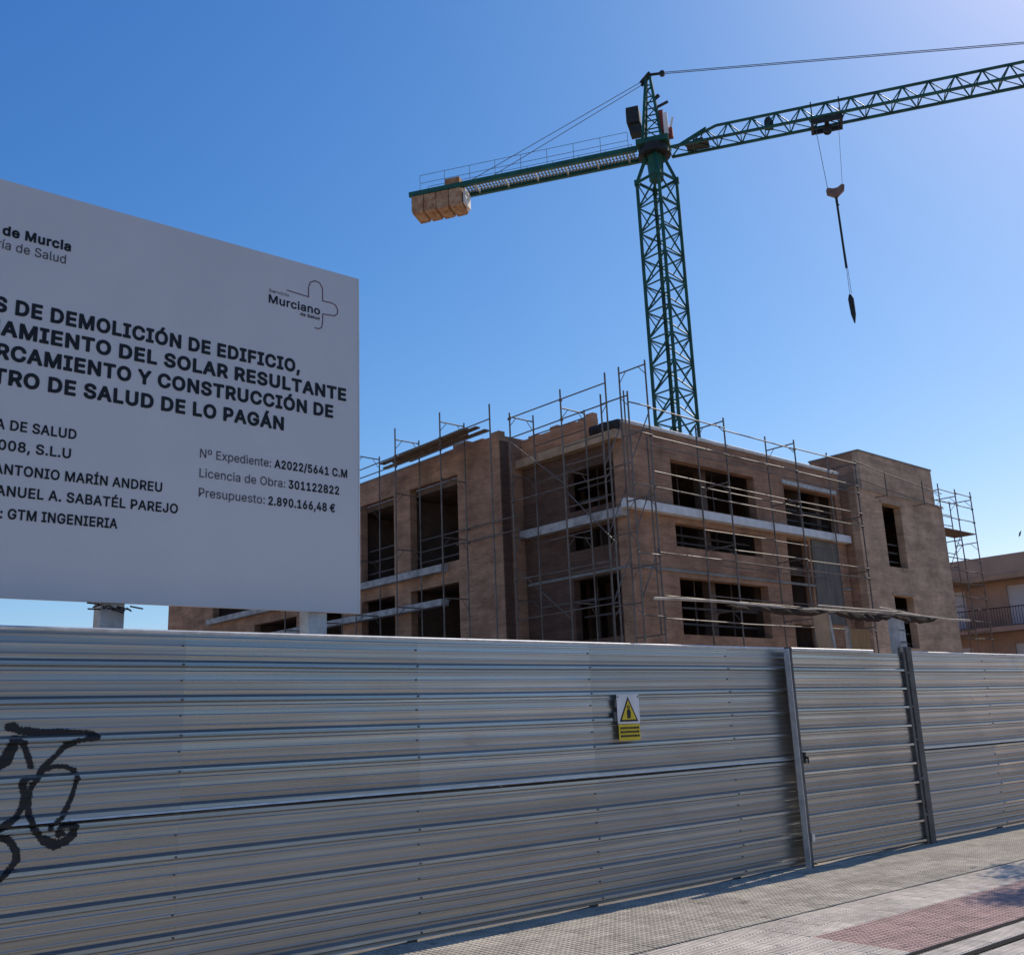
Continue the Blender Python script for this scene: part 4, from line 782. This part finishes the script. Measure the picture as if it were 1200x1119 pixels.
# loose rubble netting at block edge
# ------------------------------------------------------------------ tower crane
C = thing('tower_crane', 'tall green tower crane with lattice mast and long jib behind the building', 'crane', JIB)
GC = MAT['crane']; GD = MAT['crane_dark']
th = radians(107 - 47.7); hw = 1.63 / 2
cor = [(sqrt(2) * hw * cos(th + pi/4 + k * pi/2), sqrt(2) * hw * sin(th + pi/4 + k * pi/2)) for k in range(4)]
bay = 1.63; ztop = 32.3; nb = 19
for s in range(0, nb, 2):
    z1 = ztop - s * bay; m = MB(); nn = min(2, nb - s); z0 = max(-.1, z1 - nn * bay)
    for (x, y) in cor: m.bar((x, y, z0), (x, y, z1), .175, .175)
    for k in range(4):
        a = cor[k]; b = cor[(k+1) % 4]
        for i in range(nn):
            zt = z1 - i * bay; zb = zt - bay
            if zb < -.2: continue
            m.bar((*a, zt - .05), (*b, zt - .05), .07, .07)
            if k % 2 == 0: m.bar((*a, zt - .06), (*b, zb + .02), .075, .075)
            else: m.bar((*b, zt - .06), (*a, zb + .02), .075, .075)
            mx, my = (a[0]+b[0])/2, (a[1]+b[1])/2
            m.bar((*(a if k % 2 else b), zt - .07), (mx, my, zt - bay * .5), .05, .05)
    m.build('mast_section', GC, C)
m = MB()
for k in range(4):   # ladder
    pass
lx, ly = cor[0][0] * .35, cor[0][1] * .35
m.tube((lx - .2, ly, 1), (lx - .2, ly, 32.2), .025, 5).tube((lx + .2, ly, 1), (lx + .2, ly, 32.2), .025, 5)
for i in range(100): m.tube((lx - .2, ly, 1.2 + i * .31), (lx + .2, ly, 1.2 + i * .31), .014, 4)
m.build('ladder', GD, C)
MB().box(-2.2, 2.2, -2.2, 2.2, -.155, .5).build('base_block', MAT['concrete'], C)
m = MB()
for (x, y) in cor:
    m.bar((x, y, 32.25), (x * .45, y * .45, 33.9), .17, .17)
    m.box(x - .14, x + .14, y - .14, y + .14, 32.1, 32.42)
for k in range(4): a = cor[k]; b = cor[(k+1) % 4]; m.bar((*a, 32.3), (*b, 32.3), .12, .12)
m.tube((0, 0, 32.35), (0, 0, 33.9), .42, 8, .5); m.build('mast_head', GC, C)
MB().tube((0, 0, 33.9), (0, 0, 34.12), .95, 20).build('slewing_ring', GD, C)
MB().tube((0, 0, 34.125), (0, 0, 34.5), .82, 20).build('turntable', GD, C)
MB().box(-.95, .95, -.72, .72, 34.51, 34.85).build('turntable_frame', GC, C)
# cat head
m = MB(); AP = (0.0, 0.0, 39.3)
for sx in (-.55, .55):
    for sy in (-.55, .55):
        m.bar((sx, sy, 34.8), (sx * .22, sy * .22, 39.2), .16, .16)
for i in range(5):
    z = 35.2 + i * .85; t = (z - 34.8) / 4.4; e = .55 * (1 - t * .78); t2 = (z + .85 - 34.8) / 4.4; e2 = .55 * (1 - t2 * .78)
    q = [(-e, -e), (e, -e), (e, e), (-e, e)]; q2 = [(-e2, -e2), (e2, -e2), (e2, e2), (-e2, e2)]
    for k in range(4):
        m.bar((*q[k], z), (*q[(k+1) % 4], z), .06, .06)
        if z + .85 < 39.3: m.bar((*q[k], z), (*q2[(k+1) % 4], z + .85), .05, .05)
m.build('cat_head', GC, C)
MB().tube((-.45, -.16, 38.9), (.12, -.16, 39.45), .10, 8).tube((-.45, .16, 38.9), (.12, .16, 39.45), .10, 8).tube((0, 0, 39.42), (1.0, 0, 39.30), .085, 8).tube((.85, -.12, 39.3), (.85, .12, 39.3), .16, 10).build('apex_pulleys', GD, C)
MB().tube((.3, 0, 37.1), (1.05, 0, 37.35), .09, 6).tube((.25, 0, 37.7), (.55, 0, 37.9), .12, 6).build('service_arm', GD, C)
MB().box(-1.42, -.68, -.5, .45, 36.15, 37.2).box(-1.30, -.62, -.35, .35, 35.55, 36.148).build('machine_cabinet', MAT['crane_dark'], C)
MB().box(-1.45, -1.422, -.4, .35, 36.3, 37.1).build('cabinet_door', MAT['crane_grate'], C)
MB().box(.50, .95, -.35, .35, 35.3, 36.0).box(.42, .72, -.25, .3, 36.0, 36.75).box(.9, 1.18, -.2, .2, 34.95, 35.5).build('winch_housing', MAT['crane_red'], C)
MB().box(.72, .98, -.42, -.30, 35.0, 36.4).tube((1.1, -.2, 35.5), (1.25, -.2, 36.1), .07, 6).build('switch_box', MAT['white_paint'], C)
# counter jib
for y in (-.66, .66): MB().box(-15.35, -.9, y - .10, y + .10, 34.12, 34.42).build('counter_jib_girder', GC, C)
m = MB()
for i in range(66): x = -14.9 + i * .21; m.box(x, x + .10, -.555, .555, 34.30, 34.33)
for y in (-.30, 0.0, .26): m.box(-14.9, -1.0, y, y + .045, 34.27, 34.299)
for i in range(8): x = -14.9 + i * 1.9; m.box(x, x + .09, -.558, .558, 34.15, 34.298)
m.build('walkway_grating', MAT['crane_grate'], C)
for y in (-.70, .70):
    m = MB()
    for z in (34.9, 35.45): m.tube((-14.6, y, z), (-1.4, y, z), .016, 5)
    for i in range(9): x = -14.6 + i * 1.65; m.tube((x, y, 34.42), (x, y, 35.45), .016, 5)
    m.build('handrail', MAT['rope'], C)
for y in (-.25, .25): MB().tube((-.4, y * .6, 38.95), (-11.6, y * 1.6, 34.5), .022, 5).build('pendant_rope', MAT['rope'], C)
for i in range(4):
    x = -15.2 + i * .83
    MB().poly([(x, 34.10), (x + .79, 34.10), (x + .79, 33.12), (x + .70, 32.95), (x + .06, 32.92), (x, 33.12)], -.70, .70).build('counterweight_slab', MAT['ballast'], C)
MB().box(-13.0, -12.05, -.55, .55, 34.34, 34.95).build('counterweight_slab', MAT['ballast'], C)
MB().box(-14.9, -13.05, -.52, .52, 34.34, 34.55).build('ballast_tray', MAT['crane_grate'], C)
MB().box(-11.84, -11.70, -.5, .5, 33.1, 34.1).build('lit_end_face', MAT['white_paint'], C)  # added white plate: sunlight on the ballast end, put into colour
# jib
jb = 1.36; JX0 = .95; JW = .56; ZB = 34.0; ZT = 35.12; n_b = 30
def toph(x): return ZB + .25 + (ZT - ZB - .25) * max(0, min(1, (x - 1.2) / 1.9))
for s in range(0, n_b, 2):
    m = MB(); x0 = JX0 + s * jb; x1 = x0 + 2 * jb
    for y in (-JW, JW): m.bar((x0, y, ZB), (x1, y, ZB), .135, .135)
    m.bar((max(x0, 1.2), 0, toph(x0)), (x1, 0, toph(x1)), .125, .125)
    if s == 0: m.bar((1.2, 0, toph(1.2)), (3.1, 0, ZT), .1, .1)
    for i in range(2):
        a = x0 + i * jb; b = a + jb; c = a + jb / 2
        m.bar((a, -JW, ZB), (a, JW, ZB), .05, .05); m.bar((a, -JW, ZB), (b, JW, ZB), .04, .04)
        for y in (-JW, JW):
            m.bar((a, y, ZB), (c, 0, toph(c)), .058, .058); m.bar((b, y, ZB), (c, 0, toph(c)), .058, .058)
    m.build('jib_section', GC, C)
m = MB()
for i in range(3): pass
for y in (-.07, .07): MB().tube((1.0, y, 39.3), (26.0, y, 35.3), .024, 5).build('pendant_rope', MAT['rope'], C)
MB().box(1.9, 3.2, -.42, .42, ZB + .03, ZB + .07).box(2.3, 2.9, -.25, .25, ZB + .08, ZB + .4).build('trolley_winch', GD, C)
m = MB().poly([(6.35, 34.2), (6.85, 34.1), (6.88, 34.6), (6.7, 34.98), (6.5, 34.95), (6.38, 34.75)], -.06, .06); m.build('jib_guard_plate', GD, C)
# trolley and hook
TX = 9.72
m = MB().box(TX - .85, TX + .85, -.62, -.48, 33.62, 33.86).box(TX - .85, TX + .85, .48, .62, 33.62, 33.86).box(TX - .85, TX - .72, -.479, .479, 33.64, 33.82).box(TX + .72, TX + .85, -.479, .479, 33.64, 33.82)
m.box(TX - .12, TX + .12, -.47, .47, 33.60, 33.84)
for sx in (-.75, .75):
    for y in (-.56, .56): m.bar((TX + sx, y, 33.86), (TX + sx, y, 35.0), .06, .06)
m.build('trolley', GD, C)
m = MB()
for y in (-.12, .12): m.tube((TX, y - .04, 33.42), (TX, y + .04, 33.42), .24, 12)
m.build('trolley_pulley', GD, C)
for dx in (-.62, .62):
    for y in (-.1, .1): MB().tube((TX + dx, y, 33.7), (TX + dx * .62, y, 29.75), .010, 4).build('hoist_rope', MAT['rope'], C)
m = MB().poly([(TX - .48, 29.72), (TX - .40, 29.85), (TX - .12, 29.74), (TX + .12, 29.76), (TX + .38, 29.93), (TX + .50, 29.84), (TX + .46, 29.58), (TX + .12, 29.28), (TX - .02, 29.2), (TX - .14, 29.3), (TX - .46, 29.48)], -.12, .12)
m.build('hook_block', MAT['hook'], C, label='faded brown hook block')
MB().tube((TX, 0, 29.25), (TX, 0, 28.85), .07, 8).tube((TX, -.05, 28.8), (TX + .08, -.05, 28.7), .05, 6).build('hook', GD, C)
T = thing('lifting_sling', 'dark lifting sling with weight hanging from the crane hook', 'sling', JIB, (TX, 0, 28.7))
MB().tube((TX, 0, 28.85), (TX + .05, 0, 25.0), .062, 8).build('strap_bundle', GD, T)
MB().tube((TX + .03, 0, 28.8), (TX + .14, 0, 23.5), .013, 5).tube((TX + .05, 0, 25.0), (TX + .05, 0, 23.4), .013, 5).build('chain', MAT['rope'], T)
MB().tube((TX + .05, 0, 23.45), (TX + .07, 0, 23.2), .06, 8, .15).tube((TX + .07, 0, 23.2), (TX + .10, 0, 22.3), .15, 8, .13).tube((TX + .10, 0, 22.3), (TX + .11, 0, 21.8), .13, 8, .03).build('hanging_weight', GD, T)

# ------------------------------------------------------------------ far apartment building on the right
def to_b(px_az, dist): return BLD.inverted() @ Vector((dist * sin(px_az), dist * cos(px_az), 0))
A = thing('apartment_building', 'tan apartment block with pale shutters and balconies at right edge', 'building', BLD, (36, 20, 0))
q = to_b(radians(23.6), 60.0); X0 = q.x; Y1 = q.y + 7; Y0 = Y1 - 23; X1 = X0 + 12
FW = MAT['far_wall']
hol = []
for zz in (5.85, 2.85):
    for yy0 in (Y1 - 3.0, Y1 - 6.0, Y1 - 10.2, Y1 - 13.6, Y1 - 17.0, Y1 - 20.4): hol.append((yy0 - 1.3, yy0 + .7, zz, zz + 2.0))
wall(MB(), 'y', X0, X0 + .3, Y0, Y1, 0, 8.1, hol).build('wall', FW, A)
MB().box(X0 + .301, X1, Y1 - .3, Y1, 0, 8.1).build('wall', FW, A)
MB().box(X0 + .301, X1, Y0, Y0 + .3, 0, 8.1).build('wall', FW, A)
MB().box(X1 - .3, X1 - .001, Y0 + .3, Y1 - .3, 0, 8.1).build('wall', FW, A)
MB().box(X0 - 1.1, X1 + .2, Y0 - .2, Y1 + .2, 8.101, 8.35).build('eaves', MAT['concrete_tan'], A)
MB().box(X0 - 1.0, X0 - .75, Y0 - .15, Y1 + .15, 8.351, 9.35).build('roof_parapet', FW, A)
MB().box(X0 - .749, X1, Y0, Y1, 8.3515, 9.2).build('roof', FW, A)
for h in hol:
    MB().box(X0 + .12, X0 + .16, h[0] - .01, h[1] + .01, h[2] - .01, h[3] + .01).build('shutter', MAT['shutter'], A)
    MB().box(X0 - .03, X0 - .002, h[0] - .08, h[1] + .08, h[2] - .10, h[2] - .002).build('window_sill', MAT['concrete'], A)
for zz in (5.45, 2.5):
    MB().box(X0 - 1.1, X0 - .002, Y0, Y1 - .9, zz, zz + .25).build('balcony_slab', MAT['far_wall'], A)
    m = MB().bar((X0 - 1.05, Y0, zz + 1.2), (X0 - 1.05, Y1 - .95, zz + 1.2), .05, .05)
    y = Y0
    while y < Y1 - .95: m.box(X0 - 1.06, X0 - 1.04, y, y + .02, zz + .25, zz + 1.18); y += .14
    m.build('railing', MAT['rail_dark'], A)
MB().box(X0 - .8, X0 - .002, Y1 - 2.0, Y1 - 1.85, .0, 8.1).build('fin_wall', FW, A)
T = thing('tv_antenna', 'thin television antenna on the roof of the tan apartment block', 'antenna', BLD, (X0 + 2, Y1 - 1, 9.2))
MB().tube((X0 + 2, Y1 - 1.6, 9.2), (X0 + 2, Y1 - 1.6, 11.4), .02, 5).tube((X0 + 2, Y1 - 2.3, 11.2), (X0 + 2, Y1 - .9, 11.3), .015, 5).build('mast', MAT['rope'], T)

# ------------------------------------------------------------------ street tree beyond the right edge, whose shadow falls on the pavement
T = thing('street_tree', 'small street tree on the pavement just beyond the right edge of view', 'tree', Matrix.Identity(4), (7.65, 13.05, 0))
tx, ty = 7.65, 13.05; rr = random.Random(21); m = MB()
m.tube((tx, ty, 0), (tx + .1, ty, 2.6), .09, 8, .07).tube((tx + .1, ty, 2.6), (tx - .2, ty - .1, 4.6), .07, 8, .035)
tips = []
for i in range(9):
    a = rr.uniform(0, 6.28); z = rr.uniform(2.6, 4.2); e = (tx + cos(a) * rr.uniform(.5, .95), ty + sin(a) * rr.uniform(.5, .95), z + rr.uniform(.6, 1.4)); m.tube((tx, ty, z), e, .03, 6, .012); tips.append(e)
m.build('trunk', MAT['bark'], T)
m = MB()
for e in tips + [(tx - .2, ty - .1, 4.7), (tx, ty, 5.3), (tx - .25, ty - .2, 5.0)]:
    for k in range(260):
        c = Vector((rr.gauss(e[0], .14), rr.gauss(e[1], .14), rr.gauss(e[2], .13))); u = Vector((rr.gauss(0, 1), rr.gauss(0, 1), rr.gauss(0, 1))).normalized(); v = u.orthogonal().normalized(); b = len(m.v)
        m.v += [tuple(c - u * .07), tuple(c + v * .025), tuple(c + u * .07), tuple(c - v * .025)]; m.f.append((b, b+1, b+2, b+3))
m.build('crown', MAT['leaf'], T, kind='stuff')

for o in bpy.data.objects:
    if '_o' in o: del o['_o']
